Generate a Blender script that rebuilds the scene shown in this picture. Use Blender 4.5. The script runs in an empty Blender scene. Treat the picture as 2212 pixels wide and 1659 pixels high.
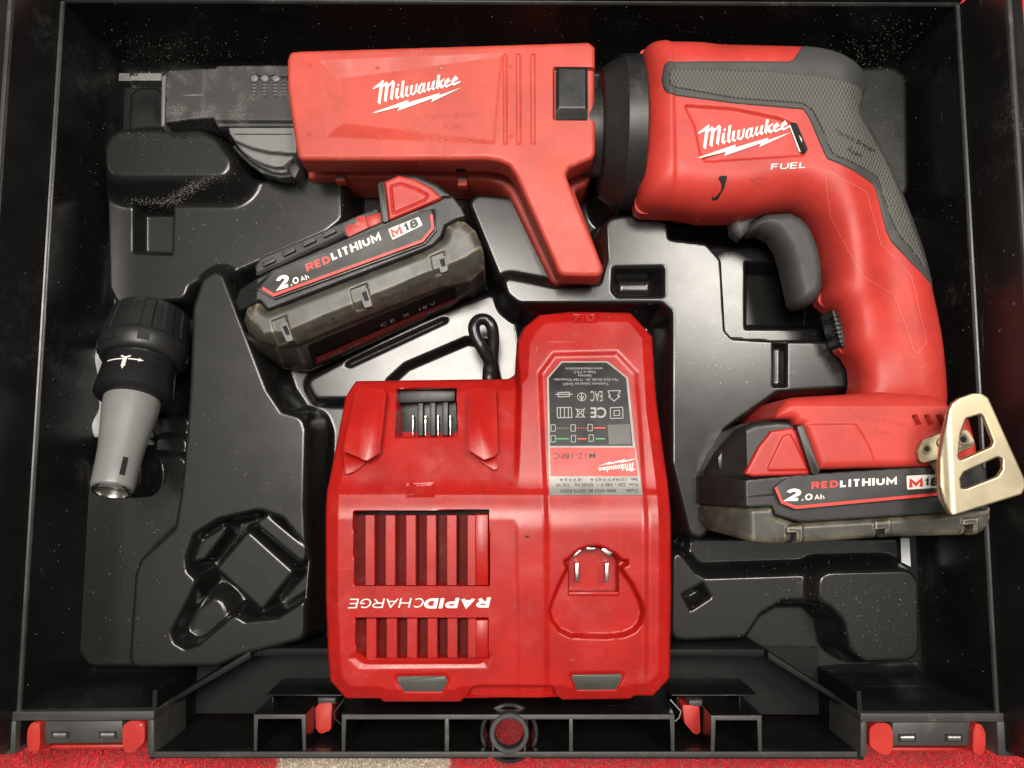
import bpy, bmesh, math, random
import numpy as np
from mathutils import Vector, Matrix, Euler
random.seed(7); rng = np.random.default_rng(7)
S = bpy.context.scene
COL = S.collection

# ------------------------------------------------------------------ camera
CX, CY, CZ = -0.0002, -0.0606, 0.453
RX, RY, RZ = 0.1035, -0.0034, 0.0024
FPX, W0, H0 = 1800.0, 2212.0, 1659.0
cd = bpy.data.cameras.new('camera'); cam = bpy.data.objects.new('camera', cd); COL.objects.link(cam)
cam.location = (CX, CY, CZ); cam.rotation_euler = (RX, RY, RZ)
cd.sensor_width = 36; cd.lens = FPX / W0 * 36; cd.clip_start = 0.01; cd.clip_end = 50
S.camera = cam
# ------------------------------------------------------------------ light
w = bpy.data.worlds.new('World'); S.world = w; w.use_nodes = True
bg = w.node_tree.nodes['Background']; bg.inputs[0].default_value = (1.0, .96, .91, 1); bg.inputs[1].default_value = 0.14
def area(name, loc, target, size, power, color, size_y=None):
    l = bpy.data.lights.new(name, 'AREA'); l.energy = power; l.color = color
    l.shape = 'RECTANGLE' if size_y else 'DISK'; l.size = size
    if size_y: l.size_y = size_y
    o = bpy.data.objects.new(name, l); COL.objects.link(o); o.location = loc
    o.rotation_euler = (Vector(target) - Vector(loc)).to_track_quat('-Z', 'Y').to_euler()
    return o
area('ceiling_lamp', (-.11, .16, 1.25), (0, 0, 0), .42, 12.5, (1, .94, .85))
area('ceiling_spot', (.44, .34, 1.25), (0, 0, 0), .34, 8, (1, .94, .85))
area('lit_ceiling', (.05, .25, 2.1), (.05, .25, 0), 2.3, 10, (1, .95, .87), 1.7)
S.view_settings.view_transform = 'Standard'; S.view_settings.look = 'None'
S.view_settings.exposure = 0.12; S.view_settings.gamma = 1

# ------------------------------------------------------------------ measuring the photograph
ROT = np.array(Euler((RX, RY, RZ)).to_matrix())
FR = {'D': (0, 0, 1), 'Z1': (0, 0, .3418), 'Z2': (594.05, 54, .3418), 'Z3': (1296.1, 0, .4141), 'Z4': (0, 513, .3418),
      'Z5': (432, 351, .293), 'Z6': (648, 648, .3906), 'Z7': (259.2, 129.6, .18555), 'S1': (1404.1, 648, .3652),
      'S2': (0, 1065, .35815), 'S3': (648, 1173, .3906), 'S4': (1404.1, 1065, .3652), 'LG': (783.1, 140.4, .10986)}
def U(p, z, f='D'):
    ox, oy, s = FR[f]; x = ox + p[0] * s; y = oy + p[1] * s
    d = ROT @ np.array([(x - W0 / 2) / FPX, -(y - H0 / 2) / FPX, -1.0])
    k = (z - CZ) / d[2]
    return (CX + d[0] * k, CY + d[1] * k)
def UA(Q, z, f='D'):
    ox, oy, s = FR[f]; Q = np.asarray(Q, float); d = np.stack([(ox + Q[:, 0] * s - W0 / 2) / FPX, -(oy + Q[:, 1] * s - H0 / 2) / FPX, -np.ones(len(Q))], 1) @ ROT.T
    k = (z - CZ) / d[:, 2]; return CX + d[:, 0] * k, CY + d[:, 1] * k
def T(f, pts, z): return [U(p, p[2] if len(p) > 2 else z, f) for p in pts]
def on(f, pts, z, hf):
    """where the traced points meet a surface of height hf"""
    Q = np.array([p[:2] for p in pts], float); zz = np.full(len(Q), float(z))
    for _ in range(4):
        x, y = UA(Q, zz, f); zz = .5 * zz + .5 * hf(x, y)
    x, y = UA(Q, zz, f); return [(float(a), float(b)) for a, b in zip(x, y)]
def T3(f, pts, z): return [(*U(p, p[2] if len(p) > 2 else z, f), p[2] if len(p) > 2 else z) for p in pts]
def rnd(pts, r, n=5):
    """round every corner of a closed outline"""
    out = []; N = len(pts); P = [np.array(p[:2], float) for p in pts]
    for i in range(N):
        a, b, c = P[i - 1], P[i], P[(i + 1) % N]
        u = a - b; v = c - b; lu = np.linalg.norm(u); lv = np.linalg.norm(v)
        if lu < 1e-9 or lv < 1e-9: continue
        u /= lu; v /= lv
        ang = math.acos(max(-1, min(1, float(u @ v))))
        if ang > 2.9: out.append(tuple(b)); continue
        d = min(r / math.tan(ang / 2), lu * .48, lv * .48)
        p, q = b + u * d, b + v * d
        for k in range(n + 1):
            t = k / n
            out.append(tuple(p * (1 - t) ** 2 + b * 2 * t * (1 - t) + q * t * t))
    return out
def nearest(poly, X, Y):
    P = np.asarray([p[:2] for p in poly], float); Q = np.roll(P, -1, 0)
    best = np.full(X.shape, 1e9); bx = np.zeros_like(X); by = np.zeros_like(X); ins = np.zeros(X.shape, bool)
    for (x0, y0), (x1, y1) in zip(P, Q):
        dx, dy = x1 - x0, y1 - y0; L = dx * dx + dy * dy
        if L < 1e-16: continue
        t = np.clip(((X - x0) * dx + (Y - y0) * dy) / L, 0, 1)
        qx, qy = x0 + t * dx, y0 + t * dy
        d = (X - qx) ** 2 + (Y - qy) ** 2; m = d < best
        best = np.where(m, d, best); bx = np.where(m, qx, bx); by = np.where(m, qy, by)
        if y1 != y0:
            c = ((y0 > Y) != (y1 > Y)) & (X < (x1 - x0) * (Y - y0) / (y1 - y0) + x0); ins ^= c
    d = np.sqrt(best)
    return np.where(ins, d, -d), bx, by
def sdf(poly, X, Y): return nearest(poly, np.asarray(X, float), np.asarray(Y, float))[0]
def soft_sdf(poly, sigma, res=.0007):
    """distance to an outline with the creases along its middle smoothed away"""
    P = np.asarray(poly); x0, y0 = P.min(0) - .012; x1, y1 = P.max(0) + .012
    X, Y = np.meshgrid(np.arange(x0, x1, res), np.arange(y0, y1, res)); G = sdf(poly, X, Y)
    n = int(3 * sigma / res); k = np.exp(-.5 * (np.arange(-n, n + 1) * res / sigma) ** 2); k /= k.sum()
    for ax in (0, 1):
        H = np.pad(G, [(n, n) if a == ax else (0, 0) for a in (0, 1)], 'edge'); G2 = np.zeros_like(G)
        for i, w_ in enumerate(k): G2 += w_ * (H[i:i + G.shape[0]] if ax == 0 else H[:, i:i + G.shape[1]])
        G = G2
    def f(x, y):
        u = np.clip((np.asarray(x) - x0) / res, 0, G.shape[1] - 1.001); v = np.clip((np.asarray(y) - y0) / res, 0, G.shape[0] - 1.001)
        i, j = u.astype(int), v.astype(int); a, b = u - i, v - j
        return (G[j, i] * (1 - a) + G[j, i + 1] * a) * (1 - b) + (G[j + 1, i] * (1 - a) + G[j + 1, i + 1] * a) * b
    return f
def sst(t): t = np.clip(t, 0, 1); return t * t * t * (t * (6 * t - 15) + 10)
def dome(sd, r): t = np.clip(sd / r, 0, 1); return np.sqrt(np.maximum(0, 1 - (1 - t) ** 2))

# ------------------------------------------------------------------ objects
BASE = {}
def base_of(o):
    while o is not None:
        if o.name in BASE: return np.array(BASE[o.name])
        o = o.parent
    return np.zeros(3)
def tag(o, label, cat, group=None, kind=None):
    if label: o['label'] = label
    if cat: o['category'] = cat
    if group: o['group'] = group
    if kind: o['kind'] = kind
    return o
def thing(name, label, cat, loc):
    o = bpy.data.objects.new(name, None); COL.objects.link(o); o.location = loc; BASE[o.name] = tuple(loc)
    o.empty_display_size = .02
    return tag(o, label, cat)
def link(name, me, mat, parent, smooth=True, angle=40):
    o = bpy.data.objects.new(name, me); COL.objects.link(o)
    if parent is not None: o.parent = parent
    if mat: me.materials.append(mat)
    if smooth:
        me.polygons.foreach_set('use_smooth', [True] * len(me.polygons))
        if angle < 180: me.set_sharp_from_angle(angle=math.radians(angle))
    return o
def mesh(name, V, F, mat, parent=None, smooth=True, angle=40):
    b = base_of(parent)
    V = np.asarray(V, float) - b
    me = bpy.data.meshes.new(name); me.from_pydata(V.tolist(), [], F); me.update()
    return link(name, me, mat, parent, smooth, angle)
def from_bm(name, bm, mat, parent=None, smooth=True, angle=40):
    b = base_of(parent)
    bmesh.ops.translate(bm, verts=bm.verts, vec=Vector(-b))
    bmesh.ops.recalc_face_normals(bm, faces=bm.faces)
    me = bpy.data.meshes.new(name); bm.to_mesh(me); bm.free()
    return link(name, me, mat, parent, smooth, angle)
def relief(name, poly, hf, zbot, mat, parent=None, res=.0006, angle=38, holes=(), inset=0):
    """top surface over an outline (heights from hf) plus its side wall down to zbot"""
    P = np.asarray([p[:2] for p in poly]); x0, y0 = P.min(0) - res * 1.5; x1, y1 = P.max(0) + res * 1.5
    nx, ny = int((x1 - x0) / res) + 2, int((y1 - y0) / res) + 2
    gx = x0 + np.arange(nx) * res; gy = y0 + np.arange(ny) * res
    X, Y = np.meshgrid(gx, gy)
    sd, bx, by = nearest(poly, X, Y)
    for h in holes:
        s2, b2x, b2y = nearest(h, X, Y); m = -s2 < sd
        sd = np.where(m, -s2, sd); bx = np.where(m, b2x, bx); by = np.where(m, b2y, by)
    ins = sd > max(res * .12, inset)
    if inset: bx, by = X, Y
    c = ins[:-1, :-1] | ins[1:, :-1] | ins[:-1, 1:] | ins[1:, 1:]
    X = np.where(ins, X, bx); Y = np.where(ins, Y, by); sd = np.where(ins, sd, 0)
    Z = hf(X, Y, sd)
    idx = np.arange(nx * ny).reshape(ny, nx)
    jj, ii = np.nonzero(c)
    F = np.stack([idx[jj, ii], idx[jj, ii + 1], idx[jj + 1, ii + 1], idx[jj + 1, ii]], 1)
    used = np.unique(F); remap = -np.ones(nx * ny, int); remap[used] = np.arange(len(used))
    V = np.stack([X.ravel()[used], Y.ravel()[used], Z.ravel()[used]], 1); F = remap[F]
    E = np.concatenate([F[:, [0, 1]], F[:, [1, 2]], F[:, [2, 3]], F[:, [3, 0]]])
    key = E.min(1) * (len(V) + 1) + E.max(1); u, inv, cnt = np.unique(key, return_inverse=True, return_counts=True)
    B = E[cnt[inv] == 1]
    bv = np.unique(B); low = -np.ones(len(V), int); low[bv] = len(V) + np.arange(len(bv))
    VB = V[bv].copy(); VB[:, 2] = zbot(VB[:, 0], VB[:, 1]) if callable(zbot) else zbot
    V = np.vstack([V, VB]); side = np.stack([B[:, 1], B[:, 0], low[B[:, 0]], low[B[:, 1]]], 1)
    o = mesh(name, V, np.vstack([F, side]).tolist(), mat, parent, True, angle)
    return o
def prism(name, poly, z0, z1, mat, parent=None, bev=.0006, seg=2, angle=35, ztop=None):
    bm = bmesh.new()
    P = [p[:2] for p in poly]
    area2 = sum(P[i - 1][0] * P[i][1] - P[i][0] * P[i - 1][1] for i in range(len(P)))
    if area2 < 0: P = P[::-1]
    lo = [bm.verts.new((*p, z0)) for p in P]; hi = [bm.verts.new((*p, z1 if ztop is None else ztop(*p))) for p in P]
    top = bm.faces.new(hi); bm.faces.new(lo[::-1]); n = len(P)
    for i in range(n): bm.faces.new((lo[i], lo[(i + 1) % n], hi[(i + 1) % n], hi[i]))
    if bev > 0:
        bmesh.ops.bevel(bm, geom=list(top.edges), offset=bev, segments=seg, affect='EDGES', profile=.5, clamp_overlap=True)
    return from_bm(name, bm, mat, parent, True, angle)
def box(name, f, x0, y0, x1, y1, z0, z1, mat, parent=None, bev=.0005, r=0, zp=None):
    pts = T(f, [(x0, y0), (x1, y0), (x1, y1), (x0, y1)], z1 if zp is None else zp)
    if r: pts = rnd(pts, r)
    return prism(name, pts, z0, z1, mat, parent, bev)
def tube(name, P, r, mat, parent=None, n=10, cyc=False, flat=1.0):
    P = [Vector(p) for p in P]; V = []; F = []; N = len(P)
    up = Vector((0, 0, 1))
    for i in range(N):
        a = P[i - 1] if (i or cyc) else P[i]; b = P[(i + 1) % N] if (i < N - 1 or cyc) else P[i]
        t = (b - a).normalized(); s = t.cross(up)
        if s.length < 1e-4: s = t.cross(Vector((1, 0, 0)))
        s.normalize(); q = s.cross(t)
        rr = r[i] if isinstance(r, (list, tuple)) else r
        for k in range(n):
            an = 2 * math.pi * k / n; V.append(P[i] + s * math.cos(an) * rr + q * math.sin(an) * rr * flat)
    for i in range(N if cyc else N - 1):
        for k in range(n):
            a, b = i * n + k, i * n + (k + 1) % n; j = ((i + 1) % N) * n
            F.append((a, b, j + (k + 1) % n, j + k))
    if not cyc: F.append(tuple(range(n))[::-1]); F.append(tuple(range((N - 1) * n, N * n)))
    return mesh(name, [tuple(v) for v in V], F, mat, parent, True, 50)
def lathe(name, o, ax, prof, mat, parent=None, n=56, mod=None, angle=35, a0=0, a1=2 * math.pi, cap=True):
    ax = Vector(ax).normalized(); s = ax.cross(Vector((0, 0, 1))).normalized(); q = s.cross(ax); V = []; F = []
    full = abs(a1 - a0 - 2 * math.pi) < 1e-6; m = n if full else n + 1
    for i, (d, r) in enumerate(prof):
        for k in range(m):
            a = a0 + (a1 - a0) * k / n; rr = r if mod is None else mod(i, d, a, r)
            V.append(tuple(Vector(o) + ax * d + s * math.cos(a) * rr + q * math.sin(a) * rr))
    for i in range(len(prof) - 1):
        for k in range(n):
            k2 = (k + 1) % m; F.append((i * m + k, i * m + k2, (i + 1) * m + k2, (i + 1) * m + k))
    if cap and prof[0][1] > 1e-5: F.append(tuple(range(m))[::-1])
    if cap and prof[-1][1] > 1e-5: F.append(tuple(range((len(prof) - 1) * m, len(prof) * m)))
    return mesh(name, V, F, mat, parent, True, angle)
def polys(name, L, zf, mat, parent=None, dz=.00001):
    """flat print: outlines laid on a surface of height zf"""
    A = np.array([q[:2] for p in L for q in p], float); lift = np.concatenate([np.full(len(p), i * dz) for i, p in enumerate(L)])
    Z = (zf(A[:, 0], A[:, 1]) if callable(zf) else np.full(len(A), zf)) + lift
    F = []; k = 0
    for p in L:
        f = tuple(range(k, k + len(p))); k += len(p)
        a = sum(p[j - 1][0] * p[j][1] - p[j][0] * p[j - 1][1] for j in range(len(p)))
        F.append(f if a > 0 else f[::-1])
    return mesh(name, np.column_stack([A, Z]), F, mat, parent, False)
def text2d(txt, bold=0, shear=0, space=1):
    c = bpy.data.curves.new('t', 'FONT'); c.body = txt; c.size = 1; c.offset = bold; c.shear = shear; c.space_character = space
    c.resolution_u = 4; c.fill_mode = 'FRONT'
    o = bpy.data.objects.new('t', c); COL.objects.link(o); dg = bpy.context.evaluated_depsgraph_get()
    me = bpy.data.meshes.new_from_object(o.evaluated_get(dg))
    V = np.zeros(len(me.vertices) * 3); me.vertices.foreach_get('co', V); V = V.reshape(-1, 3)[:, :2]
    F = [tuple(p.vertices) for p in me.polygons]
    bpy.data.objects.remove(o); bpy.data.curves.remove(c); bpy.data.meshes.remove(me)
    return V, F
def text(name, txt, f, p0, p1, hpx, z, mat, parent, bold=0, shear=0, zf=None, off=.00025, space=1, mapf=None, thick=0):
    """lettering: p0..p1 is the base line in the photograph, hpx the height of the capitals there"""
    V, F = text2d(txt, bold, shear, space)
    lo, hi = V.min(0), V.max(0); capn = text2d('H', bold)[0]; ch = capn[:, 1].max()
    u = (V[:, 0] - lo[0]) / (hi[0] - lo[0]); v = V[:, 1] / ch
    p0 = np.array(p0, float); p1 = np.array(p1, float); d = p1 - p0; nrm = np.array([d[1], -d[0]]) / np.linalg.norm(d)
    Q = p0 + u[:, None] * d + v[:, None] * nrm * hpx
    if mapf: W = [mapf(q) for q in Q]
    else:
        x, y = np.array(on(f, Q, z, zf)).T if zf else UA(Q, z, f); W = np.column_stack([x, y, (zf(x, y) if zf else np.full(len(x), z)) + off])
    # orientation
    if F:
        a = np.array(W[F[0][0]]); 
        s = 0
        for t in F[:20]:
            P = np.array([W[i] for i in t]); s += np.cross(P[1] - P[0], P[2] - P[0])[2]
        if s < 0: F = [t[::-1] for t in F]
    o = mesh(name, W, F, mat, parent, False)
    return o
def stripe(f, pts, wpx):
    """a printed line of even width along a bent path (photograph pixels)"""
    P = [np.array(p, float) for p in pts]; L_, R_ = [], []
    for i, p in enumerate(P):
        a = P[i - 1] if i else p; b = P[i + 1] if i < len(P) - 1 else p
        d1 = (p - a) / (np.linalg.norm(p - a) + 1e-9); d2 = (b - p) / (np.linalg.norm(b - p) + 1e-9)
        t = d1 + d2; t /= np.linalg.norm(t); n = np.array([-t[1], t[0]])
        k = 1 / max(.5, (np.array([-(d2 if i == 0 else d1)[1], (d2 if i == 0 else d1)[0]]) @ n))
        L_.append(tuple(p + n * wpx / 2 * k)); R_.append(tuple(p - n * wpx / 2 * k))
    return [[L_[i], L_[i + 1], R_[i + 1], R_[i]] for i in range(len(P) - 1)]
def _arc(cx, cy, rx, ry, a0, a1, n=10): return [(cx + rx * math.cos(math.radians(a0 + (a1 - a0) * i / n)), cy + ry * math.sin(math.radians(a0 + (a1 - a0) * i / n))) for i in range(n + 1)]
GL = {'R': (.82, [[(0, 0), (0, 1)], [(0, 1)] + _arc(.6, .74, .4, .26, 90, -90) + [(0, .48)], [(.5, .48), (1, 0)]]),
      'P': (.80, [[(0, 0), (0, 1)], [(0, 1)] + _arc(.6, .72, .4, .28, 90, -90) + [(0, .44)]]),
      'E': (.72, [[(1, 0), (0, 0), (0, 1), (1, 1)], [(0, .5), (.9, .5)]]), 'F': (.72, [[(0, 0), (0, 1), (1, 1)], [(0, .5), (.85, .5)]]),
      'D': (.84, [[(0, 0), (0, 1)], [(0, 1)] + _arc(.45, .5, .55, .5, 90, -90) + [(0, 0)]]), 'L': (.68, [[(0, 1), (0, 0), (1, 0)]]),
      'I': (0, [[(.5, 0), (.5, 1)]]), 'T': (.78, [[(0, 1), (1, 1)], [(.5, 1), (.5, 0)]]), 'H': (.84, [[(0, 0), (0, 1)], [(1, 0), (1, 1)], [(0, .5), (1, .5)]]),
      'U': (.82, [[(0, 1)] + _arc(.5, .4, .5, .4, 180, 360) + [(1, 1)]]), 'M': (1.02, [[(0, 0), (0, 1), (.5, .22), (1, 1), (1, 0)]]),
      '1': (.42, [[(0, .72), (1, 1), (1, 0)]]), '8': (.76, [_arc(.5, .74, .42, .26, 0, 360, 18), _arc(.5, .25, .5, .25, 0, 360, 18)]),
      '2': (.78, [_arc(.5, .70, .5, .30, 165, -35, 12) + [(0, 0), (1, 0)]]), '0': (.80, [_arc(.5, .5, .5, .5, 0, 360, 22)]),
      'A': (.90, [[(0, 0), (.5, 1), (1, 0)], [(.2, .3), (.8, .3)]]), 'h': (.62, [[(0, 0), (0, 1)], [(0, .4)] + _arc(.5, .4, .5, .26, 180, 0) + [(1, 0)]]),
      'C': (.84, [_arc(.5, .5, .5, .5, 48, 312, 18)]), 'G': (.86, [_arc(.5, .5, .5, .5, 48, 360, 18), [(1, .5), (.55, .5)]]), '.': (0, [[(.5, 0), (.5, .02)]])}
def block(name, txt, f, p0, p1, hpx, z, mat, parent, t=.22, shear=0, zf=None, off=.00025, gap=.13):
    """heavy printed lettering drawn as even strokes"""
    x = 0; R = []
    for c in txt:
        w_, st = GL[c]; w_ = max(w_, t)
        for s_ in st:
            P = [((x + t / 2 + a * (w_ - t)), t / 2 + b * (1 - t)) for a, b in s_]
            if len(P) == 2 and P[0][0] == P[1][0]: P = [(P[0][0], 0), (P[1][0], 1 if c != '.' else t)]
            if c == 'M': P = [(P[0][0], 0)] + P[1:-1] + [(P[-1][0], 0)]
            R += stripe(f, P, t)
        x += w_ + gap
    tot = x - gap; p0 = np.array(p0, float); d = np.array(p1, float) - p0; n = np.array([d[1], -d[0]]) / np.linalg.norm(d) * hpx; u = d / np.linalg.norm(d) * hpx
    L = [[tuple(p0 + d * (a / tot) + n * b + u * shear * b) for a, b in q] for q in R]
    if zf: A = on(f, [p for q in L for p in q], z, zf); L = [A[i:i + 4] for i in range(0, len(A), 4)]
    else: L = [T(f, q, z) for q in L]
    return polys(name, L, (lambda x, y: zf(x, y) + off) if zf else z + off, mat, parent, dz=.000004)
LOGO = [
 [(203,482),(212,450),(408,298),(424,316),(398,395),(340,425)], [(343,405),(405,395),(350,780),(300,745)],
 [(395,402),(468,333),(522,380),(505,430),(450,412),(405,442)], [(455,395),(522,380),(470,738),(420,700)],
 [(505,402),(598,300),(640,350),(630,402),(580,368),(520,430)], [(580,365),(640,345),(590,700),(540,665)],
 [(677,412),(705,370),(727,387),(718,415),(695,428)], [(660,468),(714,452),(692,622),(738,615),(690,688),(638,642)],
 [(778,320),(828,312),(795,612),(838,605),(786,664),(742,622)], [(852,430),(902,415),(878,592),(925,588),(890,644),(832,598)],
 [(942,415),(995,400),(972,560),(1002,570),(990,607),(930,575)], [(1048,388),(1085,372),(1060,542),(1000,607),(970,592),(1030,522)],
 [(1100,430),(1165,362),(1218,360),(1205,402),(1160,408),(1148,430),(1128,530),(1140,548),(1185,505),(1190,530),(1130,585),(1082,545)],
 [(1198,380),(1242,350),(1215,500),(1262,498),(1220,556),(1165,505)],
 [(1285,352),(1335,335),(1305,472),(1345,478),(1310,531),(1260,490)], [(1380,328),(1430,313),(1400,458),(1442,458),(1395,511),(1348,465)],
 [(1320,475),(1385,420),(1380,450),(1335,490)],
 [(1480,202),(1530,200),(1490,490),(1440,450)], [(1500,345),(1617,268),(1608,298),(1545,362),(1520,385)], [(1500,362),(1540,355),(1580,418),(1615,425),(1560,476),(1508,440)],
 [(1612,330),(1690,256),(1702,282),(1672,330),(1650,398),(1685,418),(1650,455),(1600,415)], [(1680,258),(1738,322),(1708,342),(1668,296)], [(1705,312),(1738,322),(1665,378),(1655,350)], [(1640,420),(1772,358),(1780,388),(1650,456)],
 [(203,962),(240,930),(912,692),(888,752),(1522,560),(1500,608),(1945,453),(1348,742),(1388,662),(690,912),(732,832)]]
LOGO += [[(x + 148, y - 38) for x, y in p] for p in LOGO[20:24]]
def logo(name, f, o, ex, ey, z, mat, parent, zf=None, off=.0003):
    """the script mark with its bolt; o, ex, ey place the traced box (203..1945, 200..962) in the photograph"""
    L = []
    for p in LOGO:
        q = []
        for x, y in p:
            a, b = (x - 203) / 1742, (y - 200) / 762
            q.append((o[0] + a * ex[0] + b * ey[0], o[1] + a * ex[1] + b * ey[1]))
        L.append(q)
    A = on(f, [p for q in L for p in q], z, zf) if zf else T(f, [p for q in L for p in q], z); k = 0
    for i, q in enumerate(L): L[i] = A[k:k + len(q)]; k += len(q)
    h = (lambda x, y: zf(x, y) + off) if zf else z + off
    return polys(name, L, h, mat, parent)

# ------------------------------------------------------------------ materials
def nt(m): m.use_nodes = True; return m.node_tree.nodes, m.node_tree.links
def mk(name, col, rough=.5, metal=0, grain=None, spec=.5, dust=None, vary=.12, rvary=.1, coat=0, scratch=None, edge=None):
    """grain=(scale,strength,distance): fine moulded texture; dust=(colour,amount,scale): worn and dusty patches; scratch=(colour,amount)"""
    m = bpy.data.materials.new(name); N, L = nt(m); b = N['Principled BSDF']
    tc = N.new('ShaderNodeTexCoord'); co = tc.outputs['Object']
    b.inputs['Metallic'].default_value = metal; b.inputs['Specular IOR Level'].default_value = spec
    b.inputs['Coat Weight'].default_value = coat; b.inputs['Coat Roughness'].default_value = .2
    def noise(s, d=4, r=.6, v=None):
        n = N.new('ShaderNodeTexNoise'); n.inputs['Scale'].default_value = s; n.inputs['Detail'].default_value = d; n.inputs['Roughness'].default_value = r
        L.new(v if v else co, n.inputs['Vector']); return n.outputs['Fac']
    def ramp(fac, a, c):
        r = N.new('ShaderNodeMapRange'); r.inputs[1].default_value = a; r.inputs[2].default_value = c; r.interpolation_type = 'SMOOTHSTEP'
        L.new(fac, r.inputs[0]); return r.outputs[0]
    def mix(fac, a, c):
        x = N.new('ShaderNodeMix'); x.data_type = 'RGBA'
        L.new(fac, x.inputs[0])
        for v, i in ((a, 6), (c, 7)):
            if hasattr(v, 'is_output') or hasattr(v, 'links'): L.new(v, x.inputs[i])
            else: x.inputs[i].default_value = (*v, 1)
        return x.outputs[2]
    def mul(a, k):
        x = N.new('ShaderNodeMath'); x.operation = 'MULTIPLY'; L.new(a, x.inputs[0]); x.inputs[1].default_value = k; return x.outputs[0]
    c = mix(ramp(noise(45), .3, .7), tuple(v * (1 - vary) for v in col), tuple(min(1, v * (1 + vary)) for v in col))
    rr = N.new('ShaderNodeMapRange'); L.new(noise(70, 5), rr.inputs[0]); rr.inputs[1].default_value = .25; rr.inputs[2].default_value = .75
    rr.inputs[3].default_value = max(.03, rough - rvary); rr.inputs[4].default_value = min(1, rough + rvary); rough_o = rr.outputs[0]
    if dust:
        dc, am, sc = dust
        big = ramp(noise(sc, 5, .65), .62 - am * .35, .85 - am * .25); fine = ramp(noise(sc * 22, 3, .7), .38, .62)
        mm = N.new('ShaderNodeMath'); mm.operation = 'MULTIPLY'; L.new(big, mm.inputs[0]); L.new(fine, mm.inputs[1])
        k = mul(mm.outputs[0], min(1, am * 1.3)); c = mix(k, c, dc)
        x = N.new('ShaderNodeMath'); x.operation = 'ADD'; x.use_clamp = True; L.new(rough_o, x.inputs[0]); L.new(mul(k, .5), x.inputs[1]); rough_o = x.outputs[0]
    if scratch:
        sc, am = scratch
        tot = None
        for rot, st in (((.3, .2, .5), (260, 18, 260)), ((.1, .6, -.9), (18, 300, 300)), ((.9, .1, 2.1), (400, 26, 400))):
            mp = N.new('ShaderNodeMapping'); mp.inputs['Rotation'].default_value = rot; mp.inputs['Scale'].default_value = st
            L.new(co, mp.inputs['Vector']); n = noise(1.0, 3, .55, mp.outputs[0]); r = ramp(n, .70, .76)
            if tot is None: tot = r
            else:
                x = N.new('ShaderNodeMath'); x.operation = 'MAXIMUM'; L.new(tot, x.inputs[0]); L.new(r, x.inputs[1]); tot = x.outputs[0]
        mask = ramp(noise(16, 3), .45, .65)
        x = N.new('ShaderNodeMath'); x.operation = 'MULTIPLY'; L.new(tot, x.inputs[0]); L.new(mask, x.inputs[1])
        k = mul(x.outputs[0], am); c = mix(k, c, sc)
    if edge:
        ge = N.new('ShaderNodeNewGeometry'); k = ramp(ge.outputs['Pointiness'], edge[2], edge[3])
        x = N.new('ShaderNodeMath'); x.operation = 'MULTIPLY'; L.new(k, x.inputs[0]); L.new(ramp(noise(90, 4), .3, .6), x.inputs[1])
        c = mix(mul(x.outputs[0], edge[1]), c, edge[0])
    L.new(c, b.inputs['Base Color']); L.new(rough_o, b.inputs['Roughness'])
    if grain:
        bp = N.new('ShaderNodeBump'); bp.inputs['Strength'].default_value = grain[1]; bp.inputs['Distance'].default_value = grain[2]
        L.new(noise(grain[0], 2, .5), bp.inputs['Height']); L.new(bp.outputs[0], b.inputs['Normal'])
    return m
DUST = (.42, .38, .30); PINK = (.62, .16, .12)
M = {}
M['tray'] = mk('black_formed_plastic', (.011, .0108, .0104), .20, grain=(2000, .12, .0002), dust=((.16, .155, .14), .05, 30), scratch=((.09, .09, .085), .2), rvary=.03, vary=.05)
M['case'] = mk('black_case_plastic', (.008, .008, .008), .30, grain=(900, .06, .0003), scratch=((.20, .20, .19), .6), dust=((.17, .165, .155), .22, 24))
M['case_shaded'] = mk('shaded_black_case_plastic', (.006, .006, .006), .55, spec=.22)  # duller, darker case plastic; shade of the handle recess put into its colour
M['case_edge'] = mk('grey_lit_case_edge', (.045, .044, .042), .45, grain=(1200, .15, .0003), dust=(DUST, .25, 60))  # paler case plastic; the lit tops of edges are put into its colour
M['red_charger'] = mk('red_charger_plastic', (.38, .0095, .0070), .26, spec=.4, grain=(2600, .22, .0002), dust=((.55, .09, .07), .26, 70), scratch=((.75, .25, .2), .35), rvary=.08)
M['red_gun'] = mk('red_tool_plastic', (.50, .040, .030), .46, spec=.4, grain=(2600, .16, .0002), dust=((.70, .20, .15), .22, 30), rvary=.06)
M['red_mag'] = mk('faded_red_plastic', (.50, .061, .042), .46, spec=.4, grain=(2600, .18, .0002), dust=(PINK, .42, 34), scratch=((.85, .5, .42), .5))
M['red_latch'] = mk('bright_red_plastic', (.46, .024, .016), .45, grain=(1400, .10, .0002), dust=((.7, .3, .22), .12, 50))
M['red_dark'] = mk('deep_red_plastic', (.30, .016, .012), .40, grain=(1400, .10, .0002))
M['blk'] = mk('black_tool_plastic', (.014, .014, .014), .42, grain=(2200, .2, .0003), dust=((.26, .25, .22), .18, 55))
M['blk_dusty'] = mk('dusty_black_plastic', (.022, .022, .021), .5, grain=(2000, .25, .0003), dust=((.34, .33, .30), .42, 60), scratch=((.4, .4, .38), .6))
M['blk_smooth'] = mk('smooth_black_plastic', (.012, .012, .012), .30, grain=(1400, .05, .0002), dust=((.2, .2, .19), .1, 60))
M['grey_dusty'] = mk('grey_dusty_plastic', (.15, .15, .145), .5, grain=(1200, .2, .0003), dust=((.4, .39, .36), .4, 70))
M['rubber'] = mk('dark_grey_rubber', (.050, .050, .049), .62, grain=(1600, .12, .0003), dust=((.20, .19, .16), .2, 40))
M['label_grey'] = mk('charcoal_label', (.032, .032, .031), .5, grain=(1800, .12, .0002), dust=((.18, .17, .15), .12, 60))
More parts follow.
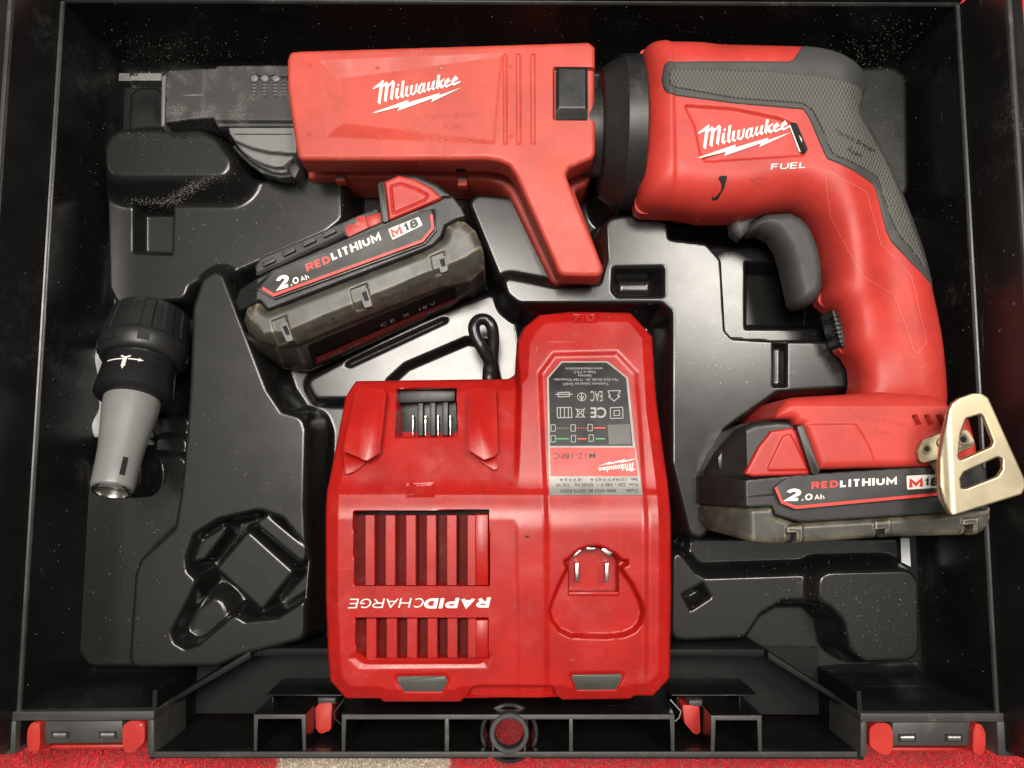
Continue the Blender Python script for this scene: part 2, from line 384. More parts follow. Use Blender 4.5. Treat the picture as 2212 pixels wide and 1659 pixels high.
M['shell'] = mk('smoky_dusty_shell', (.050, .048, .041), .36, grain=(1800, .12, .0002), dust=((.22, .19, .135), .36, 90), scratch=((.30, .28, .22), .7), edge=((.30, .25, .16), 1.0, .505, .54))
M['white'] = mk('white_print', (.86, .84, .78), .5, vary=.03)
M['red_print'] = mk('red_print', (.70, .045, .035), .45, vary=.05)
M['dark_print'] = mk('dark_print', (.03, .03, .032), .5)
M['silver'] = mk('silver_label', (.24, .235, .22), .42, metal=.3, grain=(2600, .12, .0002), dust=((.2, .19, .17), .2, 60))
M['lab_black'] = mk('black_rating_label', (.008, .008, .008), .28, spec=.3, dust=((.4, .39, .36), .05, 40), scratch=((.4, .4, .4), .4))
M['grey_print'] = mk('grey_print', (.34, .33, .32), .5, vary=.04)
M['label_blank'] = mk('blank_grey_print', (.10, .10, .10), .5)
M['louvre'] = mk('dusty_shaded_red_plastic', (.12, .007, .006), .5, dust=((.36, .10, .08), .3, 60))  # charger red darkened; shade down in the vents put into the colour, plus dust
M['groove'] = mk('pale_red_line', (.62, .13, .10), .5)
M['gold'] = mk('brushed_gold_steel', (.52, .45, .31), .44, metal=1, grain=(3000, .25, .0002), scratch=((.85, .8, .65), .5), rvary=.1)
M['steel'] = mk('bright_steel', (.66, .65, .62), .24, metal=1, grain=(700, .1, .0002))
M['grey_nose'] = mk('grey_moulded_plastic', (.20, .20, .195), .40, grain=(1500, .08, .0002), scratch=((.5, .5, .48), .35), vary=.05)
M['void'] = mk('dark_inside', (.004, .004, .004), .7)
M['led'] = mk('frosted_lens', (.05, .05, .043), .35, grain=(600, .1, .0003), vary=.15)
M['engrave_red'] = mk('engraved_red', (.47, .048, .034), .6)
M['engrave_charger'] = mk('engraved_charger', (.36, .012, .009), .5)
M['engrave_shell'] = mk('engraved_shell', (.028, .025, .018), .6)
M['engrave_blk'] = mk('engraved_black', (.018, .018, .017), .6)
M['lit_patch'] = mk('pale_lit_wall', (.62, .64, .66), .6)
M['dustgrain'] = mk('pale_dust', (.62, .57, .47), .9, vary=.2)
M['cord'] = mk('black_cord_rubber', (.009, .009, .009), .28, dust=((.2, .2, .2), .08, 60))
# cross-hatched grip
def grip_mat():
    m = M['rubber'].copy(); m.name = 'cross_hatched_grip_rubber'; N, L = nt(m); b = N['Principled BSDF']
    tc = N.new('ShaderNodeTexCoord'); hs = []
    for ang in (.47, -.47):
        mp = N.new('ShaderNodeMapping'); mp.inputs['Rotation'].default_value = (0, 0, ang); L.new(tc.outputs['Object'], mp.inputs['Vector'])
        wv = N.new('ShaderNodeTexWave'); wv.inputs['Scale'].default_value = 190; wv.inputs['Distortion'].default_value = .4; wv.inputs['Detail'].default_value = 1
        wv.wave_profile = 'SIN'; L.new(mp.outputs[0], wv.inputs['Vector']); hs.append(wv.outputs['Fac'])
    mx = N.new('ShaderNodeMath'); mx.operation = 'MAXIMUM'; L.new(hs[0], mx.inputs[0]); L.new(hs[1], mx.inputs[1])
    r = N.new('ShaderNodeMapRange'); r.inputs[1].default_value = .72; r.inputs[2].default_value = 1.0; L.new(mx.outputs[0], r.inputs[0])
    bp = N.new('ShaderNodeBump'); bp.inputs['Strength'].default_value = .7; bp.inputs['Distance'].default_value = .0006; L.new(r.outputs[0], bp.inputs['Height'])
    L.new(bp.outputs[0], b.inputs['Normal'])
    old = b.inputs['Base Color'].links[0].from_socket
    x = N.new('ShaderNodeMix'); x.data_type = 'RGBA'; f = N.new('ShaderNodeMath'); f.operation = 'MULTIPLY'; f.inputs[1].default_value = .62
    L.new(r.outputs[0], f.inputs[0]); L.new(f.outputs[0], x.inputs[0]); L.new(old, x.inputs[6]); x.inputs[7].default_value = (.27, .25, .205, 1)
    L.new(x.outputs[2], b.inputs['Base Color'])
    return m
M['grip'] = grip_mat()

# ================================================================== carpet
def carpet_mat():
    m = bpy.data.materials.new('red_and_beige_pile'); N, L = nt(m); b = N['Principled BSDF']; b.inputs['Roughness'].default_value = .95
    b.inputs['Specular IOR Level'].default_value = .1; b.inputs['Sheen Weight'].default_value = .3
    tc = N.new('ShaderNodeTexCoord'); sp = N.new('ShaderNodeSeparateXYZ'); L.new(tc.outputs['Object'], sp.inputs[0])
    n = N.new('ShaderNodeTexNoise'); n.inputs['Scale'].default_value = 60; n.inputs['Detail'].default_value = 4; L.new(tc.outputs['Object'], n.inputs['Vector'])
    xa, xb = U((600, 1650), 0)[0], U((972, 1650), 0)[0]; mid, hw = (xa + xb) / 2, (xb - xa) / 2
    def op(o, a, v, c=None):
        x = N.new('ShaderNodeMath'); x.operation = o
        for i, q in enumerate((a, v) if c is None else (a, v, c)):
            if hasattr(q, 'links'): L.new(q, x.inputs[i])
            else: x.inputs[i].default_value = q
        return x.outputs[0]
    d = op('ABSOLUTE', op('SUBTRACT', sp.outputs[0], mid), 0)
    d = op('ADD', d, op('MULTIPLY', op('SUBTRACT', n.outputs['Fac'], .5), .006))
    r = N.new('ShaderNodeMapRange'); r.inputs[1].default_value = hw - .0015; r.inputs[2].default_value = hw + .0015; L.new(d, r.inputs[0])
    n2 = N.new('ShaderNodeTexNoise'); n2.inputs['Scale'].default_value = 420; n2.inputs['Detail'].default_value = 4; L.new(tc.outputs['Object'], n2.inputs['Vector'])
    def two(a, c):
        x = N.new('ShaderNodeMix'); x.data_type = 'RGBA'; x.inputs[6].default_value = (*a, 1); x.inputs[7].default_value = (*c, 1); L.new(n2.outputs['Fac'], x.inputs[0]); return x.outputs[2]
    x = N.new('ShaderNodeMix'); x.data_type = 'RGBA'; L.new(r.outputs[0], x.inputs[0]); L.new(two((.60, .50, .38), (.95, .88, .74)), x.inputs[6]); L.new(two((.55, .008, .022), (.95, .06, .07)), x.inputs[7])
    L.new(x.outputs[2], b.inputs['Base Color'])
    return m
M['carpet'] = carpet_mat()
me = bpy.data.meshes.new('carpet'); me.from_pydata([(-.7, -.6, 0), (.7, -.6, 0), (.7, .6, 0), (-.7, .6, 0)], [], [(0, 1, 2, 3)])
tag(link('carpet', me, M['carpet'], None, False), None, None, kind='structure')
# short pile in the strips of carpet that show round the case
def pile():
    n = 26000
    A = rng.random((n, 2)); x = -.27 + .54 * A[:, 0]; y = -.216 + .036 * A[:, 1]
    k = n // 40; x[:k] = .0 + .022 * (rng.random(k) - .5); y[:k] = -.188 + .02 * (rng.random(k) - .5)
    x[k:2 * k] = .20 + .05 * rng.random(k); y[k:2 * k] = .185 + .03 * rng.random(k)
    h = .0022 + .0022 * rng.random(n); a = rng.random(n) * 6.283; w_ = .0005 + .0004 * rng.random(n); lx = rng.normal(0, .0010, n); ly = rng.normal(0, .0010, n)
    V = np.zeros((n, 4, 3))
    for i, t in enumerate((0, 2.09, 4.19)):
        V[:, i, 0] = x + w_ * np.cos(a + t); V[:, i, 1] = y + w_ * np.sin(a + t); V[:, i, 2] = .0002
    V[:, 3, 0] = x + lx; V[:, 3, 1] = y + ly; V[:, 3, 2] = h
    b = np.arange(n)[:, None] * 4
    F = np.concatenate([b + [0, 1, 3], b + [1, 2, 3], b + [2, 0, 3]])
    o = mesh('carpet_pile', V.reshape(-1, 3), F.tolist(), M['carpet'], None, False)
    tag(o, 'short red and beige carpet pile showing below the tool case', 'carpet', kind='stuff')
pile()

# ================================================================== the tool case
case = thing('tool_case', 'open black plastic tool case with latches, its base lying on the red carpet', 'tool case', (0, 0, 0))
ZL, ZF = .064, .006                       # ledge and floor heights
WX, WY, FX, FY = .22, .1685, .216, .1645
box_pts = [(-FX - .004, -FY - .004), (FX + .004, -FY - .004), (FX + .004, FY + .004), (-FX - .004, FY + .004)]
prism('floor', box_pts, .002, ZF, M['case'], case, bev=0)
def wall(name, prof, p, q, mat, inward):
    """extrude a section (offset outward, z) along p..q"""
    p, q, n = Vector((*p, 0)), Vector((*q, 0)), Vector((*inward, 0)); V = []; F = []; k = len(prof)
    for e in (p, q):
        for o, z in prof: V.append(tuple(e - n * o + Vector((0, 0, z))))
    for i in range(k): F.append((i, (i + 1) % k, k + (i + 1) % k, k + i))
    F.append(tuple(range(k))[::-1]); F.append(tuple(range(k, 2 * k)))
    o = mesh(name, V, F, mat, case, True, 30)
    bm = bmesh.new(); bm.from_mesh(o.data); bmesh.ops.recalc_face_normals(bm, faces=bm.faces); bm.to_mesh(o.data); bm.free()
    return o
fil = [(-.007 + .007 * math.sin(a), .0062 + .007 - .007 * math.cos(a)) for a in [i * math.pi / 2 / 6 for i in range(7)]]
# offsets measured from the floor line outward
side = [(o, z) for o, z in fil] + [(.0035, ZL - .0006), (.0042, ZL), (.0054, ZL + .0003), (.0102, .0905), (.0106, .0918), (.0112, .0923), (.0130, .0923), (.0136, .0918), (.0138, .0880), (.0185, .0872), (.0190, .0840), (.0240, .0835), (.0240, .004), (-.007, .004)]
wall('side_wall', side, (-FX, -FY - .020), (-FX, FY + .004), M['case'], (1, 0))
wall('side_wall', side, (FX, -FY - .020), (FX, FY + .004), M['case'], (-1, 0))
back = [(o, z) for o, z in fil] + [(.0035, ZL - .0006), (.0042, ZL), (.0050, ZL + .0003), (.0062, .0700), (.0066, .0704), (.0088, .0704), (.0092, .0698), (.0092, .004), (-.007, .004)]
wall('back_wall', back, (-FX - .004, FY), (FX + .006, FY), M['case'], (0, -1))
frt = [(o, z) for o, z in fil] + [(.0033, ZL - .004), (.0040, ZL - .0012), (.0060, ZL - .0010), (.0060, .004), (-.007, .004)]
xl, xr = U((330, 1540), ZL)[0], U((1860, 1540), ZL)[0]
wall('front_wall', frt, (-FX - .004, -FY), (xl, -FY), M['case'], (0, 1))
wall('front_wall', frt, (xr, -FY), (FX + .004, -FY), M['case'], (0, 1))
# pale line where the inner wall steps
for s in (-1, 1):
    tube('wall_seam', [(s * (FX + .0043), y, ZL + .0002) for y in np.linspace(-FY - .003, FY + .002, 12)], .00035, M['case_edge'], case, n=6)
    box_ = [(s * (FX + .0115), -FY - .02), (s * (FX + .0134), -FY - .02), (s * (FX + .0134), FY + .003), (s * (FX + .0115), FY + .003)]
    prism('rim_strip', box_, .0915, .0926, M['case_edge'], case, bev=.0003)
prism('rim_strip', [(-FX, FY + .0064), (FX + .005, FY + .0064), (FX + .005, FY + .0087), (-FX, FY + .0087)], .0695, .0709, M['case_edge'], case, bev=.0003)
for i in range(9):       # hinge knuckles behind the back wall
    x = -.20 + i * .046
    prism('hinge_knuckle', [(x, FY + .0096), (x + .030, FY + .0096), (x + .030, FY + .017), (x, FY + .017)], .040, .062 - .003 * (i % 2), M['case'], case, bev=.001)
prism('corner_post', [(-.246, FY + .0095), (-.200, FY + .0095), (-.200, FY + .035), (-.246, FY + .035)], .004, .0695, M['case'], case, bev=.001)
# recess for the handle at the front: sloping cheeks, sunken floor, inner panel
def quad(name, pts, mat, parent=case): return mesh(name, pts, [tuple(range(len(pts)))], mat, parent, False)
yF = -FY - .004
def slab(name, f, pts, z0, z1, mat, bev=.0005, r=0, parent=case):
    p = T(f, pts, z1)
    return prism(name, rnd(p, r) if r else p, z0, z1, mat, parent, bev)
cheek = lambda x0, x1: prism('cheek', [(x0, yF), (x1, -.146), (x1, -.150), (x0, yF - .003)], .006, .044, M['case_shaded'], case, bev=.0005)
xa, xb = U((560, 1420), .03)[0], U((1640, 1420), .03)[0]
cheek(xl, xa); cheek(xr, xb)
prism('inner_panel', [(xa, -.150), (xb, -.150), (xb, -.146), (xa, -.146)], .006, .040, M['case_shaded'], case, bev=.001)
for x0, x1 in ((575, 740), (1450, 1636)):
    slab('inner_step', 'D', [(x0, 1500), (x1, 1500), (x1, 1504), (x0, 1504)], .02, .050, M['case'], .0004)
    slab('inner_step', 'D', [(x0 + 12, 1504), (x0 + 16, 1504), (x0 + 16, 1540), (x0 + 12, 1540)], .02, .046, M['case'], .0004)
    slab('inner_step', 'D', [(x1 - 40, 1504), (x1 - 36, 1504), (x1 - 36, 1540), (x1 - 40, 1540)], .02, .046, M['case'], .0004)
for x_ in (xl, xr):
    prism('recess_side', [(x_ - .001, -.190), (x_ + .001, -.190), (x_ + .001, -.160), (x_ - .001, -.160)], .004, .0625, M['case_shaded'], case, bev=0)
# sunken floor of the recess, left open under the round hole
rc = U((1100, 1578), .062)
yb, yf = -.151, U((1100, 1632), ZL)[1]
for x0, x1, a, b in ((xl, rc[0] - .0095, yb, yf + .004), (rc[0] + .0095, xr, yb, yf + .004), (rc[0] - .0095, rc[0] + .0095, yb, rc[1] + .014)):
    prism('recess_floor', [(x0, b), (x1, b), (x1, a), (x0, a)], .005, .014, M['case_shaded'], case, bev=0)
for x0, x1 in ((xl, rc[0] - .0095), (rc[0] + .0095, xr)):
    prism('front_skirt', [(x0, yf - .0015), (x1, yf - .0015), (x1, yf + .0015), (x0, yf + .0015)], .004, .0635, M['case_shaded'], case, bev=0)
# front bar and the open cells of the handle frame
EDGE = M['case_edge']
def bar(name, f, pts, z0=.0600, z1=.0658):
    b_ = slab(name, f, pts, z0, z1 - .0007, M['case'], 0)
    prism('lit_edge', T(f, pts, z1), z1 - .0007, z1, EDGE, b_, .0003)  # pale cap, the lit top of the bar put into colour
bar('front_bar', 'D', [(322, 1624), (1852, 1624), (1852, 1636), (322, 1636)])
def cell(f, x0, y0, x1, y1, t, tb=None):
    """three thin walls standing against the front bar"""
    out = rnd(T(f, [(x0, y1), (x0, y0), (x1, y0), (x1, y1)], .0655), .0016)
    inn = T(f, [(x0 + t, y1), (x0 + t, y0 + t), (x1 - t, y0 + t), (x1 - t, y1)], .0655)
    P = T(f, [(x0, y1), (x0, y0), (x1, y0), (x1, y1), (x1 - t, y1), (x1 - t, y0 + t), (x0 + t, y0 + t), (x0 + t, y1)], .0655)
    c_ = prism('handle_cell', P, .022, .0650, M['case'], case, 0)
    prism('cell_rim', P, .0650, .0656, EDGE, c_, .0003)  # pale cap on the thin walls, their lit tops put into colour
cell('S2', 1530, 1335, 1845, 1556, 22)
cell('S4', 360, 1315, 662, 1535, 24)
cell('S3', 230, 948, 2072, 1155, 22)
bar('rib', 'S3', [(800, 968), (824, 968), (824, 1156), (800, 1156)]); bar('rib', 'S3', [(1488, 968), (1510, 968), (1510, 1156), (1488, 1156)])
bar('rib', 'S3', [(1062, 1095), (1074, 1095), (1074, 1156), (1062, 1156)]); bar('rib', 'S3', [(1236, 1095), (1250, 1095), (1250, 1156), (1236, 1156)])
def ring(name, c, r0, r1, z0, z1, mat, parent, n=40, bev=.0004):
    prof = [(z0, r0), (z0, r1), (z1 - bev, r1), (z1, r1 - bev), (z1, r0 + bev), (z1 - bev, r0), (z0, r0)]; V = []; F = []
    for z, r in prof:
        for k in range(n): a = 2 * math.pi * k / n; V.append((c[0] + r * math.cos(a), c[1] + r * math.sin(a), z))
    for i in range(len(prof) - 1):
        for k in range(n): F.append((i * n + k, i * n + (k + 1) % n, (i + 1) * n + (k + 1) % n, (i + 1) * n + k))
    return mesh(name, V, F, mat, parent, True, 35)
ring('lock_ring', rc, .0066, .0088, .0605, .0668, EDGE, case)
ring('lock_ring_flange', (rc[0], rc[1] - .003), .0115, .0135, .040, .056, M['blk_smooth'], case)
for f, pts in (('S2', [(1900, 1300), (1925, 1270), (2005, 1262), (1995, 1430), (1930, 1455), (1905, 1420)]), ('S4', [(190, 1250), (240, 1262), (292, 1262), (298, 1425), (262, 1428), (205, 1360)])):
    o = slab('latch_hook', f, pts, .030, .048, M['red_latch'], .0012, .001)
    slab('latch_hook_cap', f, [(p[0] * .5 + sum(q[0] for q in pts) / 12, p[1] * .9 - 0 + 0) for p in pts][:0] or [(pts[1][0] - 10, pts[1][1] - 36), (pts[2][0] + 20, pts[1][1] - 36), (pts[2][0] + 20, pts[1][1] + 6), (pts[1][0] - 10, pts[1][1] + 6)], .03, .047, EDGE, .0005)
for f, pts in (('S2', [(2075, 1240), (2050, 1280), (2015, 1320), (2020, 1360), (2060, 1395)]), ('S4', [(118, 1220), (150, 1255), (182, 1290), (170, 1330), (145, 1350)])):
    tube('spring_wire', T3(f, pts, .052), .0005, M['steel'] if f == 'S4' else M['blk_smooth'], case, n=6)

def latch_mount(f, barp, legs, mid, levers, pins, strip, zt=.0665):
    for p in barp: slab('latch_mount', f, p, .040, zt, EDGE, .0006, .0008)
    for p in legs: slab('mount_leg', f, p, .030, zt + .0002, EDGE, .0006)
    slab('mount_plate', f, mid, .040, zt - .0025, EDGE, .0008)
    for p in pins:
        (x0, y0, x1, y1) = p
        slab('pin_slot', f, [(x0 - 14, y0 - 2), (x1 + 14, y0 - 2), (x1 + 14, y1 + 2), (x0 - 14, y1 + 2)], .05, zt - .0022, M['void'], 0)
        yc = (y0 + y1) / 2; a = U((x0, yc), zt - .002, f); b = U((x1, yc), zt - .002, f)
        tube('hinge_pin', [(*a, zt - .0030), (*b, zt - .0030)], .0016, M['steel'], case, n=14)
    g = []
    for p in levers:
        q = rnd(T(f, p, zt - .001), .0035, 8)
        g.append(prism('latch_lever', q, .046, zt + .001, M['red_latch'], case, .0016, 4))
    slab('latch_bar', f, strip, .044, .056, M['red_latch'], .001)
latch_mount('S2', [[(15, 1320), (930, 1314), (930, 1366), (15, 1372)]],
            [[(0, 1372), (98, 1372), (92, 1572), (0, 1584)], [(886, 1366), (930, 1366), (930, 1580), (888, 1580)]],
            [(262, 1371), (742, 1368), (742, 1512), (262, 1516)],
            [[(182, 1420), (205, 1374), (256, 1374), (256, 1500), (246, 1560), (200, 1564), (178, 1500)], [(750, 1400), (790, 1366), (884, 1368), (884, 1490), (820, 1556), (772, 1560), (752, 1520)]],
            [(325, 1440, 402, 1478), (610, 1440, 690, 1478)], [(255, 1518), (770, 1516), (770, 1545), (255, 1545)])
latch_mount('S4', [[(1245, 1303), (2135, 1303), (2135, 1350), (1245, 1352)]],
            [[(1245, 1352), (1286, 1352), (1284, 1562), (1245, 1562)], [(2050, 1350), (2135, 1350), (2130, 1500), (2240, 1505), (2240, 1562), (2062, 1556)]],
            [(1430, 1351), (1898, 1351), (1898, 1500), (1430, 1500)],
            [[(1288, 1380), (1330, 1352), (1400, 1354), (1424, 1400), (1424, 1500), (1404, 1542), (1360, 1538), (1288, 1490)], [(1898, 1400), (1912, 1354), (1945, 1360), (1968, 1410), (1970, 1480), (1950, 1540), (1905, 1542), (1896, 1500)]],
            [(1482, 1428, 1560, 1470), (1760, 1428, 1835, 1470)], [(1425, 1505), (1905, 1505), (1905, 1530), (1425, 1530)])

# ================================================================== formed insert tray (one deep-drawn sheet)
TR = []
def up(z, w_, pts, f='D', r=.004): TR.append((1, z, w_ * 1.55, rnd(T(f, pts, z), r)))
def dn(z, w_, pts, zr, f='D', r=.003): TR.append((0, z, w_ * 1.3, rnd(T(f, pts, zr), r)))
up(.012, .003, [(330, 905), (405, 905), (405, 940), (330, 940)])
up(.036, .006, [(215, 1004), (300, 1000), (298, 1052), (212, 1052)])
up(.020, .005, [(205, 990), (400, 990), (400, 1432), (195, 1432), (172, 1400), (185, 1110)], r=.006)
up(.015, .003, [(340, 950), (400, 950), (400, 975), (340, 975)])
up(.024, .004, [(285, 205), (300, 193), (345, 193), (350, 300), (283, 300)], r=.004)
up(.034, .0045, [(236, 405), (410, 405), (404, 560), (398, 642), (256, 652), (240, 620)])
up(.034, .006, [(395, 420), (515, 402), (640, 388), (725, 388), (733, 400), (733, 472), (700, 498), (508, 582), (480, 570), (395, 620)])
up(.050, .0095, [(234, 318), (250, 288), (425, 286), (462, 305), (492, 345), (484, 372), (236, 372)], r=.006)
dn(.024, .0032, [(284, 440), (378, 440), (375, 553), (284, 549)], .034, r=.0015)
up(.044, .0052, [(464, 590), (478, 596), (556, 800), (572, 842), (606, 893), (648, 905), (656, 930), (652, 1095), (656, 1180), (652, 1376), (600, 1390), (520, 1410), (468, 1434), (284, 1436), (297, 1243), (307, 1214), (382, 1145), (396, 1060), (411, 900), (416, 800), (421, 664), (440, 606)])
dn(.020, .0042, [(397, 1205), (415, 1152), (470, 1117), (560, 1097), (612, 1115), (662, 1175), (668, 1210), (662, 1300), (600, 1340), (530, 1347), (505, 1332), (430, 1397), (400, 1407), (372, 1390), (365, 1365), (405, 1290), (420, 1255), (400, 1235)], .044)
up(.033, .0035, [(537, 1152), (629, 1235), (565, 1312), (472, 1228)], r=.0012)
up(.036, .0028, [(577, 1115), (658, 1182), (655, 1214), (556, 1131)], r=.0012)
up(.035, .0022, [(420, 1210), (441, 1167), (488, 1136), (482, 1152), (440, 1206)], r=.001)
up(.029, .0065, [(402, 1384), (432, 1322), (468, 1296), (484, 1328), (425, 1386)], r=.003)
up(.016, .004, [(668, 826), (900, 700), (1060, 640), (1108, 690), (1120, 760), (1110, 856), (684, 856)], r=.003)
dn(.0092, .0035, [(1360, 1600), (1500, 1472), (1960, 1275), (2150, 1300), (2250, 1720), (1360, 1720)], .016, 'Z5')
dn(.011, .003, [(1050, 1492), (1080, 1452), (1790, 1132), (1840, 1142), (1830, 1184), (1100, 1524)], .016, 'Z5')
up(.034, .005, [(1018, 436), (1034, 424), (1108, 430), (1186, 598), (1188, 610), (1094, 610), (1080, 588)])
up(.030, .005, [(1300, 400), (1400, 400), (1400, 470), (1345, 462), (1310, 440)])
up(.044, .0050, [(1312, 478), (1345, 470), (1425, 474), (1438, 492), (1440, 520), (1524, 530), (1553, 562), (1562, 715), (1580, 735), (1690, 742), (1815, 742), (1842, 780), (1842, 832), (1680, 842), (1560, 925), (1530, 1060), (1530, 1136), (1516, 1158), (1494, 1154), (1456, 1000), (1456, 672), (1432, 650), (1122, 650), (1100, 632), (1092, 604), (1200, 624), (1300, 618), (1316, 560)])
dn(.030, .006, [(1318, 572), (1440, 570), (1440, 646), (1330, 646), (1316, 630)], .044)
dn(.037, .0022, [(1668, 738), (1703, 738), (1703, 838), (1668, 838)], .044, r=.001)
up(.027, .0030, [(1530, 536), (1790, 536), (1790, 745), (1540, 745)])
dn(.012, .0042, [(1606, 562), (1780, 562), (1780, 714), (1606, 714)], .027, r=.002)
up(.013, .003, [(1490, 1168), (1946, 1168), (1946, 1226), (1500, 1232)])
up(.028, .005, [(1458, 1186), (1500, 1242), (1524, 1254), (1770, 1246), (1772, 1292), (1690, 1292), (1640, 1322), (1608, 1372), (1482, 1378), (1456, 1374)])
dn(.018, .0042, [(1468, 1282), (1520, 1254), (1542, 1292), (1490, 1326)], .028, r=.0015)
up(.036, .0052, [(1776, 1242), (1958, 1238), (1980, 1254), (1982, 1404), (1964, 1422), (1872, 1424), (1842, 1404), (1828, 1340), (1796, 1306), (1776, 1294)], r=.006)
up(.030, .006, [(1850, 152), (1928, 150), (1952, 168), (1956, 400), (1952, 415), (1880, 415), (1850, 300)], r=.005)
def tray_h(X, Y):
    Z = np.full(np.shape(X), .0085)
    for k, z, w_, p in TR:
        sd = sdf(p, X, Y)
        if k: m = sst((sd + w_) / w_); Z = np.maximum(Z, Z * (1 - m) + z * m)
        else: m = sst(sd / w_); Z = np.where(m > 0, np.minimum(Z, Z * (1 - m) + z * m), Z)
    return Z
tray_out = rnd(T('D', [(200, 170), (1975, 160), (1985, 700), (1995, 1430), (1560, 1446), (1455, 1400), (650, 1400), (470, 1448), (170, 1448), (150, 1390), (190, 960)], .0085), .004)
tray = relief('insert_tray', tray_out, lambda X, Y, s: tray_h(X, Y), .0065, M['tray'], None, res=.00072, angle=180)
tag(tray, 'black glossy moulded insert tray with pockets covering the floor of the case', 'insert tray')

# ================================================================== collated screw magazine attachment
def flat(z): return lambda X, Y, s: np.full(np.shape(X), z)
def rim(z, r): return lambda X, Y, s: z - r + r * dome(s, r)
c0 = U((1000, 250), .01)
mag = thing('screw_magazine', 'faded red screw magazine attachment with a black nose and slanted handle', 'screw magazine', (c0[0], c0[1], .010))
ZM = .070
m_out = rnd(T('Z2', [(74, 215), (92, 166), (150, 158), (1985, 102), (2024, 132), (2026, 805), (2005, 842), (1862, 900), (1842, 930), (1846, 960), (2072, 1520), (2076, 1562), (2040, 1586), (1822, 1582), (1790, 1560), (1520, 945), (1480, 885), (1420, 858), (1340, 846), (165, 850), (140, 832), (104, 600), (76, 400)], ZM), .0022)
fo = T('Z2', [(285, 225), (1440, 180), (1392, 752), (330, 706)], ZM)
xl_, xr_ = fo[0][0], fo[1][0]
gro = [T('Z2', [(a, 180), (b, 178), (b + 2, 754), (a + 2, 755)], ZM) for a, b in ((1438, 1468), (1522, 1555), (1612, 1646))]
pk = rnd(T('Z2', [(1758, 264), (2060, 262), (2060, 602), (1758, 602)], ZM), .0012)
hand = T('Z2', [(1450, 880), (1600, 850), (1800, 850), (1842, 930), (2050, 1515), (2030, 1555), (1830, 1555), (1560, 950)], ZM)
def mag_h(X, Y, s=None):
    if s is None: s = np.full(np.shape(X), 1.0)
    z = ZM - .0022 + .0022 * dome(s, .0022)
    # the bevel runs wider along the lower edge
    sd = sdf(fo, X, Y)
    depth = .0022 * np.clip(1 - (X - xl_) / (xr_ - xl_), 0, 1) + .0003
    z = z - np.minimum(depth, np.maximum(sd, 0) * .28)
    for g in gro: z = z - .0007 * sst(sdf(g, X, Y) / .0007)
    z = z - .0030 * sst(sdf(pk, X, Y) / .0006)
    return z
relief('housing', m_out, lambda X, Y, s: mag_h(X, Y, s), .053, M['red_mag'], mag, res=.00055)
magf = lambda x, y: mag_h(x, y)
inner = rnd(T('Z2', [(140, 250), (1990, 200), (1980, 800), (1850, 880), (1830, 940), (2030, 1500), (2000, 1540), (1850, 1540), (1560, 960), (1500, 905), (1420, 880), (1340, 868), (200, 862), (150, 600)], .053), .002)
prism('dark_gap_core', inner, .012, .0535, M['red_dark'], mag, 0)  # darker red core; shade between the two shells put into its colour
l_out = rnd(T('Z2', [(215, 945), (215, 400), (1700, 300), (1995, 320), (1995, 980), (1960, 1030), (1890, 1060), (2060, 1520), (2060, 1590), (2030, 1645), (1780, 1655), (1745, 1630), (1480, 1080), (1430, 1030), (1340, 1000), (215, 985)], .036), .0025)
relief('lower_shell', l_out, rim(.040, .0018), .010, M['red_mag'], mag, res=.0008)
for x0, x1, y0, y1 in ((380, 440, 950, 985), (1155, 1215, 960, 1015)):
    box('shell_catch', 'Z2', x0, y0, x1, y1, .034, .0415, M['red_mag'], mag, .0004)
    box('catch_slot', 'Z2', x0 + 4, y0 + 2, x1 - 4, y0 + 22, .034, .0418, M['grey_dusty'], mag, .0002)
for x0, x1, y0, y1 in ((318, 385, 868, 890), (1142, 1205, 885, 908)):
    box('catch_slot', 'Z2', x0, y0, x1, y1, .0528, .0575, M['void'], mag, 0)
for p in ((218, 250), (645, 260), (1050, 265), (1490, 262), (217, 692), (663, 703), (1072, 710), (1493, 705)):
    q = U(p, ZM, 'Z2'); z = float(mag_h(np.array([q[0]]), np.array([q[1]]))[0])
    ring('screw_boss', q, .0007, .00105, z - .001, z + .00018, M['red_mag'], mag, 14, .0001)
    lathe('screw_dot', (q[0], q[1], z - .001), (0, .0001, 1), [(0, .0007), (.0011, .00068)], M['engrave_red'] if p[0] != 1050 else M['steel'], mag, n=12)
sw = rnd(T('Z2', [(1776, 272), (1974, 269), (1976, 594), (1776, 595)], ZM), .0008)
def sw_h(X, Y, s):
    y0 = U((1800, 530), ZM, 'Z2')[1]
    return np.minimum(ZM + .0016 - np.maximum(0, .0014 - s) * .6, ZM + .0016 - np.maximum(0, (y0 - Y)) * .45)
relief('release_button', sw, sw_h, .064, M['blk_smooth'], mag, res=.0004, angle=25)
logo('brand_mark', 'LG', (203, 200), (1742, 0), (0, 762), ZM - .001, M['white'], mag, magf, .0003)
NAME = 'Martin Braten'
text('engraved_name', NAME, 'Z2', (948, 596), (1285, 575), 34, ZM, M['engrave_red'], mag, zf=magf, bold=-.012, off=.00012)
text('engraved_name', 'Åsen', 'Z2', (1062, 660), (1180, 648), 36, ZM, M['engrave_red'], mag, zf=magf, bold=-.01, off=.00012)
